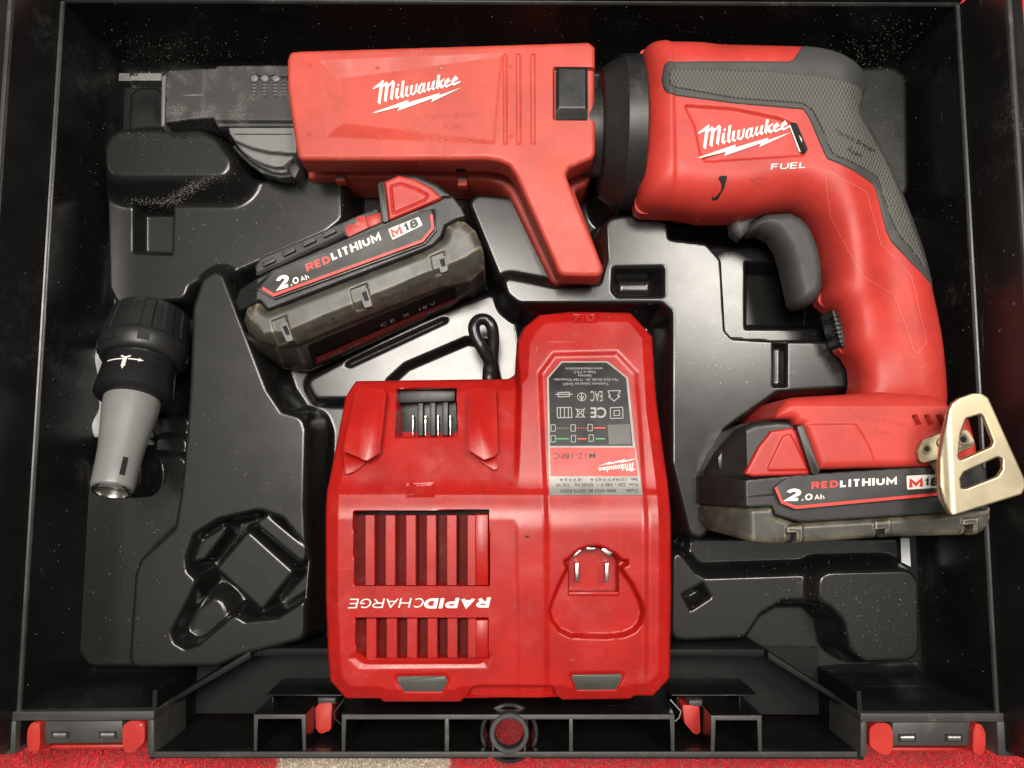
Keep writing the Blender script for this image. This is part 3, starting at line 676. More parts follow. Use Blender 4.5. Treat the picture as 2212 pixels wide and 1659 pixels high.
# nose
ZN = .060
n_out = rnd(T('Z7', [(540, 185), (580, 122), (1105, 92), (1130, 62), (2060, 58), (2060, 762), (1122, 762), (1086, 672), (900, 690), (520, 742), (528, 500)], ZN), .0007)
slot = rnd(T('Z7', [(1505, 200), (1530, 165), (1580, 158), (1620, 182), (1680, 160), (1735, 185), (1790, 162), (1850, 190), (2060, 170), (2060, 235), (1900, 215), (1860, 232), (1810, 252), (1750, 230), (1690, 250), (1620, 230), (1570, 252), (1520, 240)], ZN), .0006)
ramp_l = U((1000, 400), ZN, 'Z7')[0]
yedge = U((1500, 690), ZN, 'Z7')[1]
def nose_h(X, Y, s):
    z = ZN - .0008 + .0008 * dome(s, .0008)
    z = z - .0009 * sst(sdf(slot, X, Y) / .0005)
    z = z + .0006 * sst((ramp_l - X) / .002)
    return z - .0016 * sst((yedge - Y) / .002) * (X > ramp_l)
relief('nose_block', n_out, nose_h, .022, M['blk_dusty'], mag, res=.00045)
for i, p in enumerate(((1560, 207), (1682, 207), (1812, 212), (1925, 214))):
    q = U(p, ZN, 'Z7'); lathe('length_mark', (q[0], q[1], ZN - .0011), (0, .0001, 1), [(0, .0018), (.0006, .0018), (.0008, .0015)], M['grey_dusty'] if i < 3 else M['void'], mag, n=22)
for x in (1558, 1682, 1805, 1915):
    for k in range(9):
        wdt = 26 - (k % 2) * 4 if k < 7 else 14
        box('screw_relief', 'Z7', x - wdt, 262 + k * 19, x + wdt, 274 + k * 19, ZN - .0005, ZN + .00035, M['grey_dusty'] if k % 2 else M['blk_dusty'], mag, .0001)
prism('nose_lip', T('Z7', [(482, 190), (536, 178), (522, 772), (474, 772)], .058), .020, .058, M['grey_dusty'], mag, .0006)
lip2 = T('Z7', [(520, 745), (845, 716), (885, 772), (520, 778)], .050)
prism('lit_dusty_nose_face', lip2, .020, .050, M['dustgrain'], mag, .0006)  # pale slab for the dusty lower nose face, its light put into the colour
ax0 = U((480, 232), .046, 'Z7'); 
def hexrod(name, f, x0, x1, y, z, r, mat, parent):
    a = U((x0, y), z, f); b = U((x1, y), z, f)
    lathe(name, (*a, z), (b[0] - a[0], b[1] - a[1], 0), [(0, r * .85), (.0004, r), (abs(b[0] - a[0]) - .0003, r), (abs(b[0] - a[0]), r * .85)], mat, parent, n=6, angle=15)
hexrod('driver_bit', 'Z7', 15, 152, 236, .046, .0040, M['steel'], mag)
hexrod('driver_bit_neck', 'Z7', 150, 240, 234, .046, .0024, M['steel'], mag)
hexrod('driver_bit_shank', 'Z7', 232, 520, 232, .046, .0038, M['steel'], mag)
g1 = rnd(T('Z7', [(1240, 700), (2060, 700), (2060, 1082), (1950, 1082), (1720, 1062), (1520, 1015), (1330, 935), (1270, 850)], .057), .001)
relief('feed_drum', g1, rim(.057, .0008), .030, M['grey_dusty'], mag, res=.0006)
prism('drum_ridge', T('Z7', [(1330, 858), (2000, 858), (2000, 866), (1330, 866)], .0574), .056, .0576, M['blk_dusty'], mag, 0)
g2 = rnd(T('Z7', [(1325, 940), (1520, 1018), (1720, 1068), (2040, 1100), (2020, 1135), (1900, 1240), (1800, 1245), (1680, 1215), (1540, 1150), (1420, 1060)], .053), .0006)
relief('feed_drum_plate', g2, rim(.053, .0006), .028, M['grey_dusty'], mag, res=.0006)
g3 = rnd(T('Z7', [(1400, 1040), (1540, 1155), (1680, 1222), (1800, 1254), (1900, 1250), (1945, 1265), (1945, 1300), (1880, 1315), (1780, 1300), (1640, 1240), (1500, 1150)], .049), .0006)
relief('feed_drum_plate', g3, rim(.049, .0006), .020, M['grey_dusty'], mag, res=.0006)
tube('drum_rim', T3('Z7', [(1330, 1010), (1420, 1110), (1540, 1220), (1660, 1300), (1780, 1345), (1900, 1365), (1990, 1350)], .046), .0011, M['blk_dusty'], mag, n=8)
prism('drum_catch', T('Z7', [(1945, 1250), (2020, 1150), (2100, 1260), (2040, 1380), (1985, 1350)], .048), .020, .048, M['blk_dusty'], mag, .0006)

# ================================================================== drywall screw gun
g0 = U((1750, 500), .010)
gun = thing('drywall_screw_gun', 'red and grey cordless drywall screw gun with battery fitted, lying on its side', 'screw gun', (g0[0], g0[1], .010))
ZG = .060
gb = T('Z3', [(212, 252), (244, 236), (540, 240), (575, 252), (1035, 263), (1140, 277), (1260, 312), (1340, 348), (1385, 392), (1397, 430), (1385, 490), (1356, 560), (1362, 605), (1420, 692), (1500, 832), (1570, 992), (1640, 1172), (1690, 1312), (1722, 1432), (1738, 1522), (1756, 1602), (1768, 1659)], ZG) + \
    T('S1', [(1735, 250), (1752, 420), (1764, 600), (1764, 700), (1215, 700), (1222, 548), (1236, 480), (1228, 400), (1190, 330), (1140, 290), (1146, 214), (1106, 70)], ZG) + \
    T('Z3', [(1210, 1610), (1150, 1560), (1190, 1480), (1175, 1380), (1165, 1290), (1130, 1190), (1080, 1125), (1000, 1090), (880, 1100), (740, 1134), (530, 1134), (420, 1112), (216, 1102), (188, 1080)], ZG)
gb = rnd(gb, .003, 3)
panel = rnd(T('Z3', [(432, 538), (700, 556), (935, 604), (1020, 640), (1078, 792), (1068, 812), (548, 846), (520, 800), (488, 650)], .079), .0015)
yaxis = U((600, 650), .06, 'Z3')[1]
xnk = U((1150, 800), .06, 'Z3')[0]
colr = U((390, 700), .07, 'Z3')[0]
gb_low = U((500, 300), .06, 'S1')[1]
GSD = soft_sdf(gb, .0035)
def gun_sdf(X, Y): return np.maximum(GSD(X, Y), 0)
def gun_h(X, Y, s):
    s = gun_sdf(X, Y)
    top = .0785 - .0075 * sst((X - xnk) / .03) 
    R = .017
    z = .055 + (top - .055) * dome(s, R) ** .85
    # flattened crown
    z = np.minimum(z, top)
    # raised front ring of the barrel
    z = z + .0015 * sst((colr - X) / .004) * sst((Y - U((300, 1000), .06, 'Z3')[1] + .02) / .004)
    return z
def gun_h2(X, Y, s):
    z = gun_h(X, Y, s)
    sd = sdf(panel, X, Y); flatz = .0768
    m = sst(sd / .0012); z = z * (1 - m) + np.minimum(flatz, z - .0006) * m
    return z
relief('body_shell', gb, gun_h2, .047, M['red_gun'], gun, res=.00055, angle=60)
# lower half of the clam shell
relief('body_underside', gb, lambda X, Y, s: .0475 + 0 * X, lambda x, y: .012 + 0 * x, M['red_gun'], gun, res=.0015, inset=.012)
gunf = lambda x, y: gun_h2(x, y, gun_sdf(x, y))
# rubber overmould
om = on('Z3', [(1030, 268), (1140, 279), (1260, 314), (1340, 350), (1384, 393), (1396, 430), (1384, 490), (1356, 560), (1362, 605), (1420, 692), (1500, 832), (1570, 992), (1640, 1172), (1690, 1312), (1722, 1432), (1736, 1515), (1706, 1460), (1620, 1372), (1518, 1264), (1490, 1205), (1440, 1005), (1420, 962), (1180, 832), (1165, 802), (1088, 622), (1058, 576), (700, 545), (400, 505), (350, 492), (330, 470), (317, 420), (330, 345), (350, 322), (985, 322), (1006, 312)], .072, lambda x, y: gun_h(x, y, gun_sdf(x, y)))
om[1:16] = T('Z3', [(1140, 277), (1260, 312), (1340, 348), (1385, 392), (1397, 430), (1385, 490), (1356, 560), (1362, 605), (1420, 692), (1500, 832), (1570, 992), (1640, 1172), (1690, 1312), (1722, 1432), (1736, 1512)], ZG)
om[0] = T('Z3', [(1038, 264)], ZG)[0]
om = rnd(om, .0008, 3)
def om_h(X, Y, s):
    return gun_h(X, Y, gun_sdf(X, Y)) + .0010 * dome(s, .0012) - .0003
relief('grip_overmould', om, om_h, lambda x, y: np.full(np.shape(x), .034), M['rubber'], gun, res=.00055, angle=60)
tex = on('Z3', [(372, 362), (900, 377), (1130, 402), (1300, 442), (1372, 482), (1366, 520), (1344, 565), (1350, 610), (1410, 700), (1488, 838), (1558, 998), (1626, 1178), (1678, 1318), (1708, 1425), (1650, 1338), (1552, 1228), (1522, 1168), (1472, 1020), (1452, 940), (1422, 915), (1232, 824), (1202, 800), (1142, 660), (1102, 582), (1052, 547), (700, 520), (400, 466), (362, 450), (356, 400)], .072, lambda x, y: gun_h(x, y, gun_sdf(x, y)))
tex = rnd(tex, .001, 3)
relief('grip_texture', tex, lambda X, Y, s: gun_h(X, Y, gun_sdf(X, Y)) + .0008 + .0007 * dome(s, .001), lambda x, y: np.full(np.shape(x), .045), M['grip'], gun, res=.00055, angle=70)
text('engraved_name', NAME, 'Z3', (1218, 690), (1428, 800), 22, .070, M['engrave_blk'], gun, zf=lambda x, y: gun_h(x, y, gun_sdf(x, y)) + .0016, off=.0002)
text('engraved_name', 'Åsen', 'Z3', (1282, 790), (1355, 826), 24, .070, M['engrave_blk'], gun, zf=lambda x, y: gun_h(x, y, gun_sdf(x, y)) + .0016, off=.0002)
PXD = lambda f, pts: [(FR[f][0] + a * FR[f][2], FR[f][1] + b * FR[f][2]) for a, b in pts]
gl = PXD('Z3', [(1172, 905), (1200, 905), (1385, 1002), (1402, 1055), (1462, 1272), (1500, 1312), (1622, 1442), (1652, 1560), (1668, 1640)]) + PXD('S1', [(1612, 150), (1634, 252), (1582, 316), (1552, 292), (1520, 180), (1450, 0)]) + PXD('Z3', [(1530, 1540), (1365, 1442), (1200, 1132), (1182, 1000)])
gl = gl + [gl[0]]; g_ = [gl[0]]
for a, b in zip(gl[:-1], gl[1:]):
    n_ = max(1, int(math.dist(a, b) / 12)); g_ += [(a[0] + (b[0] - a[0]) * k_ / n_, a[1] + (b[1] - a[1]) * k_ / n_) for k_ in range(1, n_ + 1)]
q_ = stripe('D', g_, 1.5); A_ = on('D', [p for q in q_ for p in q], .07, gunf)
polys('moulded_line', [A_[i:i + 4] for i in range(0, len(A_), 4)], lambda x, y: gunf(x, y) + .0002, M['groove'], gun, dz=.000001)  # flat pale ribbon drawn along the path of the line
# brand print, vent slots
P2 = lambda x, y: (1296.1 * 0 + (2780 + x * 500 / 2212) / 1.8517, (450 + y * 500 / 2212) / 1.8517)
o_, e1, e2 = P2(48, 130), P2(1690, 130), P2(48, 822)
logo('brand_mark', 'D', o_, (e1[0] - o_[0], e1[1] - o_[1]), (e2[0] - o_[0], e2[1] - o_[1]), .0768, M['white'], gun, gunf, .0004)
block('series_mark', 'FUEL', 'Z3', (888, 888), (1072, 877), 32, .0775, M['white'], gun, shear=.25, zf=gunf, off=.0003, t=0.15)
def slotp(name, f, pts, z, dep, mat, parent, r=.0008):
    p = rnd(T(f, pts, z), r)
    polys(name, [p], lambda x, y: gunf(x, y) + .00045, mat, parent)
slotp('vent_slot', 'Z3', [(984, 645), (1020, 652), (1078, 788), (1064, 806), (1044, 800)], .077, .003, M['void'], gun)
slotp('vent_slot', 'Z3', [(600, 950), (640, 950), (630, 1005), (606, 1052), (574, 1052), (586, 1000)], .070, .003, M['void'], gun)
polys('vent_glimpse', [T('Z3', [(985, 652), (1000, 660), (1046, 735), (1046, 796), (1036, 790)], .077)], lambda x, y: gunf(x, y) + .0006, M['white'], gun)
for q in ([(770, 948), (846, 936), (846, 941), (784, 950)], [(770, 950), (784, 950), (842, 974), (836, 976)]):
    polys('direction_arrow', [T('Z3', q, .074)], lambda x, y: gunf(x, y) + .0004, M['engrave_red'], gun)
# front collar and depth nose (turned parts)
ax = U((246, 640), .080, 'Z3'); r0 = .0385
lathe('front_collar', (ax[0] + .0006, yaxis + .0005, .046), (-1, 0, 0), [(0, r0 - .001), (.0006, r0), (.0092, r0 - .0003), (.0100, r0 - .0012), (.0150, .0345), (.0190, .0315), (.0196, .0220)], M['blk'], gun, n=72, angle=28)
lathe('depth_nose', (ax[0] - .0170, yaxis + .001, .046), (-1, 0, 0), [(0, .0215), (.002, .0222), (.012, .0205)], M['blk_dusty'], gun, n=60, angle=28)
# trigger, direction lever, lock rocker
tr = rnd(T('Z3', [(800, 1150), (870, 1098), (1000, 1088), (1070, 1122), (1122, 1185), (1162, 1290), (1182, 1400), (1184, 1495), (1160, 1552), (1118, 1582), (1060, 1592), (1026, 1575), (1010, 1500), (985, 1385), (958, 1292), (915, 1225), (850, 1192), (790, 1202)], .058), .003, 4)
relief('trigger', tr, lambda X, Y, s: .048 + .012 * dome(s, .0065), .043, M['rubber'], gun, res=.0005, angle=60)
lv = rnd(T('Z3', [(690, 1125), (790, 1120), (860, 1090), (870, 1110), (800, 1150), (785, 1195), (742, 1240), (700, 1200)], .055), .002)
relief('direction_lever', lv, lambda X, Y, s: .050 + .004 * dome(s, .004), .044, M['rubber'], gun, res=.0005, angle=60)
rk = rnd(T('S1', [(1068, 62), (1092, 58), (1150, 230), (1140, 288), (1118, 262), (1100, 200)], .058), .001)
prism('lock_rocker', rk, .045, .060, M['blk'], gun, .001)
for k in range(7):
    y = 90 + k * 26; box('rocker_ridge', 'S1', 1082 + k * 7, y, 1122 + k * 4, y + 10, .055, .0612, M['blk_smooth'], gun, .0003)
# foot
ZFt = .080
ft = rnd(T('S1', [(742, 702), (762, 650), (826, 580), (870, 571), (1212, 549), (1400, 535), (1700, 560), (1768, 596), (1800, 640), (1905, 700), (1948, 860), (1956, 990), (1620, 990), (1004, 1006), (986, 960), (908, 742), (872, 742), (856, 702)], ZFt), .0018)
yb1 = U((1200, 630), ZFt, 'S1')[1]
face = T('S1', [(912, 738), (1212, 736), (1258, 800), (1300, 880), (1336, 990), (1004, 1004)], ZFt)
vs = [T('S1', [(1545 + d, 680), (1580 + d, 676), (1606 + d, 738), (1576 + d, 742)], ZFt) for d in (0, 72, 144)]
def foot_h(X, Y, s):
    z = ZFt - .004 + .004 * dome(s, .004)
    z = z - np.maximum(0, Y - yb1) * .55
    z = z + .0007 * sst((sdf(face, X, Y) + .0004) / .0007)
    for v in vs: z = z - .004 * sst(sdf(v, X, Y) / .0007)
    return np.maximum(z, .05)
relief('battery_foot', ft, foot_h, .016, M['red_gun'], gun, res=.0005, angle=50)
footf = lambda x, y: foot_h(x, y, np.full(np.shape(x), 1.0))
for v in vs: polys('foot_vent', [v], ZFt - .0034, M['void'], gun)
prism('foot_window', T('S1', [(746, 690), (790, 620), (830, 600), (815, 640), (790, 672)], .0725), .06, .0742, M['blk_smooth'], gun, .0004)
text('engraved_name', NAME, 'S1', (1205, 700), (1530, 748), 26, ZFt, M['engrave_red'], gun, zf=footf, off=.0002, bold=-.01)
text('engraved_name', 'Åsen', 'S1', (1320, 782), (1435, 800), 28, ZFt, M['engrave_red'], gun, zf=footf, off=.0002, bold=-.01)
# belt clip
hx_ = rnd(T('S1', [(1580, 892), (1612, 828), (1742, 780), (1878, 770), (1912, 830), (1916, 862), (1735, 930), (1612, 962), (1592, 950)], .083), .001)
clip = prism('belt_clip', hx_, .080, .0835, M['gold'], gun, .0004)
zc = .102
co_ = rnd(T('S1', [(1742, 800), (1768, 652), (1790, 610), (1830, 580), (1912, 551), (1962, 551), (2002, 576), (2034, 645), (2105, 805), (2222, 1065), (2222, 1110), (2202, 1150), (1800, 1276), (1780, 1270), (1752, 1200), (1732, 1100), (1728, 950)], zc), .002)
h1 = rnd(T('S1', [(1872, 702), (1960, 676), (1976, 692), (2034, 840), (2022, 866), (1842, 946), (1826, 930), (1840, 790)], zc), .0008)
h2 = rnd(T('S1', [(1858, 1020), (2058, 930), (2086, 940), (2088, 1000), (2060, 1042), (1872, 1116), (1842, 1112), (1836, 1060)], zc), .0008)
ybend = U((1760, 1000), zc, 'S1')[0]
def clip_h(X, Y, s): return zc - .0004 + .0004 * dome(s, .0005) - .0025 * sst((ybend + .003 - X) / .006)
cl = relief('clip_plate', co_, clip_h, lambda x, y: clip_h(x, y, np.ones_like(x)) - .0016, M['gold'], clip, res=.0004, angle=45, holes=(h1, h2))
relief('clip_plate_back', co_, lambda X, Y, s: clip_h(X, Y, np.ones_like(X)) - .0017, lambda x, y: clip_h(x, y, np.ones_like(x)) - .0020, M['gold'], clip, res=.0008, angle=45, holes=(h1, h2))
arm = T3('S1', [(1650, 955, .083), (1688, 1000, .0845), (1690, 1090, .087), (1705, 1180, .092), (1750, 1240, .0975)], .09)
arm2 = T3('S1', [(1730, 930, .083), (1760, 1000, .086), (1770, 1090, .090), (1775, 1170, .096), (1800, 1235, .1)], .09)
V = arm + arm2; n_ = len(arm)
F = [(i, i + 1, n_ + i + 1, n_ + i) for i in range(n_ - 1)]
o = mesh('clip_arm', V, F, M['gold'], clip, True, 60); so = o.modifiers.new('s', 'SOLIDIFY'); so.thickness = .0016
for p, mt, r in (((1635, 882), M['void'], .0022), ((1730, 845), M['gold'], .0026), ((1852, 826), M['gold'], .0026)):
    q = U(p, .0837, 'S1'); ring('screw_rim', q, r * .55, r, .082, .0843, M['gold'], clip, 24, .0003)
    lathe('screw_hole', (q[0], q[1], .082), (0, .0001, 1), [(0, r * .56), (.0019, r * .56)], M['void'], clip, n=16)

# ================================================================== battery packs
# ---- the pack fitted to the gun (a part of the gun)
ZB = .079
sh = rnd(T('S1', [(364, 1222), (722, 1216), (742, 1272), (852, 1312), (1700, 1262), (1990, 1216), (2012, 1222), (2012, 1292), (1990, 1352), (1930, 1390), (1400, 1402), (890, 1440), (700, 1446), (600, 1432), (420, 1382), (372, 1312)], .072), .0015)
nt_ = [T('S1', [(x, y), (x + 62, y - 4), (x + 60, y + 110), (x, y + 110)], .072) for x, y in ((792, 1372), (1312, 1352), (1828, 1326))]
blk_ = [T('S1', [(x, y), (x + 100, y - 8), (x + 100, y + 150), (x, y + 150)], .072) for x, y in ((792, 1336), (1308, 1306), (1822, 1290))]
xs_ = U((600, 1300), .07, 'S1')[0]
edge_s = T('S1', [(0, 1150), (2300, 1040), (2300, 1340), (880, 1394), (700, 1402), (620, 1380), (0, 1250)], .074)
def shell_h(X, Y, s):
    z = .0705 + .0040 * dome(s, .0032)
    z = z - .03 * np.clip((xs_ - X) / .02, 0, 1) ** 1.6
    for b in blk_: z = z + .0009 * sst(sdf(b, X, Y) / .0006)
    for q in nt_: z = z - .006 * sst(sdf(q, X, Y) / .0008)
    return z
bat = relief('battery_pack', sh, shell_h, .014, M['shell'], gun, res=.0005, angle=50)
bd = rnd(T('S1', [(366, 1034), (562, 1064), (700, 1050), (1000, 1024), (1620, 984), (1956, 972), (1990, 1000), (2000, 1240), (1700, 1264), (900, 1316), (850, 1306), (738, 1272), (718, 1222), (560, 1228), (366, 1218)], .076), .001)
def band_h(X, Y, s):
    return .0765 - .0008 + .0008 * dome(s, .0008) - .022 * (np.maximum(0, U((570, 1100), .076, 'S1')[0] - X) / .014) ** 1.3
relief('side_band', bd, band_h, .020, M['blk'], bat, res=.0005, angle=30)
tube('band_seam', T3('S1', [(372, 1162, .060), (560, 1166, .0762), (735, 1150, .0768)], .07), .0004, M['void'], bat, n=6)
lb = rnd(T('S1', [(738, 1108), (806, 1056), (1000, 1032), (1640, 992), (1960, 980), (1960, 1132), (884, 1238), (854, 1238), (786, 1204)], ZB), .0006)
prism('label_plate', lb, .074, ZB, M['label_grey'], bat, .0008)
st_ = stripe('S1', [(742, 1108), (780, 1196), (862, 1226), (1960, 1124)], 17)
polys('label_stripe', [T('S1', q, ZB) for q in st_], ZB + .00025, M['red_print'], bat)
block('label_text', 'RED', 'S1', (952, 1119), (1112, 1108), 42, ZB, M['red_print'], bat, shear=.08, t=0.24)
block('label_text', 'LITHIUM', 'S1', (1122, 1108), (1458, 1090), 44, ZB, M['white'], bat, shear=.08, t=0.24)
block('label_text', '2', 'S1', (798, 1192), (888, 1188), 74, ZB, M['white'], bat, shear=.15, t=0.25)
block('label_text', '.0', 'S1', (896, 1186), (958, 1183), 38, ZB, M['white'], bat, shear=.15, t=0.19)
block('label_text', 'Ah', 'S1', (972, 1182), (1030, 1178), 30, ZB, M['white'], bat, t=0.15)
def badge(f, quad_px, m0, m1, e0, e1, h, z, parent):
    polys('badge', [rnd(T(f, quad_px, z), .0006)], z + .0002, M['white'], parent)
    block('badge_text', 'M', f, m0, m1, h, z, M['red_print'], parent, shear=.05, off=.0004, t=0.27)
    block('badge_text', '18', f, e0, e1, h, z, M['dark_print'], parent, shear=.12, off=.0004, t=0.25)
badge('S1', [(1516, 1040), (1790, 1026), (1795, 1104), (1520, 1122)], (1530, 1110), (1614, 1104), (1620, 1104), (1700, 1098), 50, ZB, bat)
# latch end
cap = rnd(T('S1', [(366, 1064), (368, 1010), (418, 900), (510, 764), (600, 722), (742, 704), (862, 714), (882, 744), (1004, 1012), (994, 1032), (560, 1068)], .070), .0015)
xe = U((740, 900), .07, 'S1')[0]
def cap_h(X, Y, s): return .0735 - .0035 + .0035 * dome(s, .0035) - np.clip((U((560, 900), .07, 'S1')[0] - X), 0, 1) * 1.25
relief('latch_end', cap, lambda X, Y, s: np.maximum(cap_h(X, Y, s), .03), .020, M['blk'], bat, res=.0005, angle=45)
prism('end_window', T('S1', [(404, 1000), (400, 930), (500, 800), (590, 776), (560, 870), (505, 1010)], .062), .05, .0625, M['blk_smooth'], bat, .0005)
bt = rnd(T('S1', [(562, 1030), (650, 860), (722, 772), (848, 754), (872, 772), (952, 1024), (940, 1034), (612, 1046)], .0765), .0008)
inn = rnd(T('S1', [(690, 990), (780, 800), (832, 782), (862, 830), (946, 1012), (700, 1016)], .0765), .001)
relief('release_button', bt, lambda X, Y, s: .0745 + .0012 * dome(s, .0012) + .0008 * sst(sdf(inn, X, Y) / .0012), .06, M['red_latch'], bat, res=.0004, angle=40)
prism('latch_strap', rnd(T('S1', [(868, 746), (908, 742), (1004, 1010), (994, 1030), (962, 1030)], .079), .0006), .06, .079, M['blk'], bat, .0008)

# ---- the loose pack
b0 = U((780, 640), .012)
pack = thing('battery_pack', 'loose grey and black battery pack lying tilted left of the magazine handle', 'battery', (b0[0], b0[1], .012))
ZP = .068
ps = rnd(T('Z5', [(300, 1160), (352, 1062), (436, 1016), (496, 1092), (1640, 652), (1788, 562), (1808, 462), (1900, 420), (1952, 432), (2032, 500), (2088, 640), (2092, 760), (1990, 850), (1760, 900), (1300, 1080), (900, 1240), (700, 1330), (560, 1350), (400, 1300), (330, 1250)], .060), .0025)
crest = T('Z5', [(200, 900), (2000, 300), (2090, 600), (1960, 700), (1700, 800), (640, 1240), (480, 1250), (380, 1150)], .0615)
clips = [rnd(T('Z5', p, .062), .0006) for p in ([(585, 1198), (640, 1172), (690, 1310), (640, 1325)], [(1172, 950), (1232, 922), (1272, 1060), (1215, 1075)], [(1746, 712), (1812, 688), (1830, 800), (1778, 820)])]
pads = [rnd(T('Z5', p, .062), .0008) for p in ([(520, 1166), (640, 1120), (690, 1300), (560, 1330)], [(1100, 935), (1235, 882), (1270, 1060), (1130, 1090)], [(1690, 690), (1806, 645), (1830, 800), (1720, 840)])]
def pshell_h(X, Y, s):
    z = .0625 - .0045 + .0045 * dome(s, .005) - np.maximum(0, -sdf(crest, X, Y)) * .75
    for p in pads: z = z - .0006 * sst(sdf(p, X, Y) / .0008)
    return z
relief('shell', ps, lambda X, Y, s: np.maximum(pshell_h(X, Y, s), .04), .014, M['shell'], pack, res=.0005, angle=55)
psf = lambda x, y: np.maximum(pshell_h(x, y, np.full(np.shape(x), 1.0)), .04)
for c in clips:
    cx_ = sum(p[0] for p in c) / len(c); cy_ = sum(p[1] for p in c) / len(c); z = float(psf(np.array([cx_]), np.array([cy_]))[0])
    k = prism('shell_clip', c, z - .004, z + .0012, M['grey_dusty'], pack, .0004)
    q = [(cx_ + (p[0] - cx_) * .55, cy_ + (p[1] - cy_) * .5 + .0008) for p in c]
    prism('clip_slot', q, z - .003, z + .0014, M['void'], k, 0)
# upright underside of the pack
tp = T3('Z5', [(296, 1150), (325, 1240), (400, 1296), (560, 1346), (700, 1326), (900, 1236), (1300, 1076), (1760, 896), (1990, 846), (2092, 756), (2060, 560)], .0545)
bp_ = T3('Z5', [(322, 1270), (390, 1370), (470, 1440), (620, 1522), (800, 1542), (905, 1498), (1370, 1285), (1860, 1062), (1962, 990), (2070, 850), (2080, 640)], .018)
def uface(u, v, off=0):
    x = u * (len(tp) - 1); i_ = min(int(x), len(tp) - 2); t = x - i_
    a = np.array(tp[i_]) * (1 - t) + np.array(tp[i_ + 1]) * t; b = np.array(bp_[i_]) * (1 - t) + np.array(bp_[i_ + 1]) * t
    p = a * (1 - v) + b * v; bul = (.0022 * math.sin(math.pi * min(1, v * 1.05)) + off)
    return (p[0] + .30 * bul, p[1] - .95 * bul, p[2] + .25 * off)
nu, nvv = 80, 18
V = [uface(i_ / nu, j_ / nvv) for j_ in range(nvv + 1) for i_ in range(nu + 1)]
F = [(j_ * (nu + 1) + i_, (j_ + 1) * (nu + 1) + i_, (j_ + 1) * (nu + 1) + i_ + 1, j_ * (nu + 1) + i_ + 1) for j_ in range(nvv) for i_ in range(nu)]
F.append(tuple(range(nvv * (nu + 1), (nvv + 1) * (nu + 1)))[::-1])
mesh('shell_underside', V, F, M['shell'], pack, True, 50)
for u0, u1 in ((.50, .53), (.66, .69)):
    mesh('underside_notch', [uface(u, v, .0006) for u, v in ((u0, .93), (u1, .93), (u1, 1.0), (u0, 1.0))], [(0, 3, 2, 1)], M['void'], pack, False)
for u0 in (.90, .93, .96):
    mesh('end_rib', [uface(u, v, .0007) for u, v in ((u0, .25), (u0 + .012, .2), (u0 + .012, .6), (u0, .65))], [(0, 3, 2, 1)], M['blk'], pack, False)
bnd = rnd(T('Z5', [(228, 1010), (270, 920), (400, 862), (532, 802), (1330, 442), (1790, 262), (1868, 250), (1930, 330), (1962, 400), (1896, 416), (1804, 466), (1776, 548), (1722, 606), (1640, 644), (500, 1086), (438, 1012), (352, 1054), (262, 1082)], .064), .001)
xend = U((420, 950), .064, 'Z5')[0]
relief('side_band', bnd, lambda X, Y, s: .0645 - .0008 + .0008 * dome(s, .0008) - .5 * np.clip(xend - X, 0, 1), .018, M['blk'], pack, res=.0005, angle=35)
prism('label_frame', rnd(T('Z5', [(380, 928), (532, 800), (1600, 356), (1738, 338), (1742, 500), (1658, 600), (545, 1008), (500, 980), (430, 940)], .0665), .0006), .060, .0665, M['blk_smooth'], pack, .0008)
lab = prism('label_plate', rnd(T('Z5', [(440, 922), (545, 806), (1600, 366), (1704, 346), (1726, 492), (1646, 584), (544, 988)], ZP), .0006), .062, ZP, M['label_grey'], pack, .0008)
st_ = stripe('Z5', [(462, 926), (546, 978), (1640, 578), (1716, 486), (1706, 384)], 20)
polys('label_stripe', [T('Z5', q, ZP) for q in st_], ZP + .00025, M['red_print'], lab)
block('label_text', 'RED', 'Z5', (790, 806), (968, 738), 56, ZP, M['red_print'], lab, shear=.08, t=0.24)
block('label_text', 'LITHIUM', 'Z5', (978, 724), (1340, 572), 60, ZP, M['white'], lab, shear=.08, t=0.24)
block('label_text', '2', 'Z5', (574, 948), (668, 914), 98, ZP, M['white'], lab, shear=.15, t=0.25)
block('label_text', '.0', 'Z5', (672, 910), (734, 886), 48, ZP, M['white'], lab, shear=.15, t=0.19)
block('label_text', 'Ah', 'Z5', (748, 880), (808, 858), 38, ZP, M['white'], lab, t=0.15)
badge('Z5', [(1388, 492), (1612, 402), (1642, 462), (1420, 572)], (1420, 556), (1500, 522), (1512, 518), (1618, 468), 62, ZP, lab)
# rails and contacts side
rl = rnd(T('Z5', [(402, 764), (440, 702), (1130, 404), (1312, 332), (1334, 442), (1080, 545), (432, 838), (412, 822)], .056), .001)
relief('rail_block', rl, rim(.056, .0008), .020, M['blk_dusty'], pack, res=.0006)
for a in ((450, 738), (598, 662), (748, 590), (898, 522)):
    q = [(a[0], a[1]), (a[0] + 95, a[1] - 44), (a[0] + 106, a[1] - 14), (a[0] + 14, a[1] + 30)]
    prism('rail_rib', rnd(T('Z5', q, .058), .0005), .05, .0582, M['blk'], pack, .0006)
    q2 = [(a[0] + 18, a[1] - 2), (a[0] + 90, a[1] - 36), (a[0] + 94, a[1] - 22), (a[0] + 24, a[1] + 10)]
    prism('rib_recess', T('Z5', q2, .0583), .05, .0584, M['blk_smooth'], pack, 0)
prism('rail_groove', T('Z5', [(440, 838), (1080, 546), (1090, 566), (450, 858)], .050), .04, .0565, M['void'], pack, 0)
prism('latch_slider', rnd(T('Z5', [(1064, 482), (1112, 452), (1130, 460), (1152, 440), (1150, 410), (1190, 390), (1212, 402), (1240, 480), (1092, 550)], .062), .0005), .05, .062, M['red_latch'], pack, .0006)
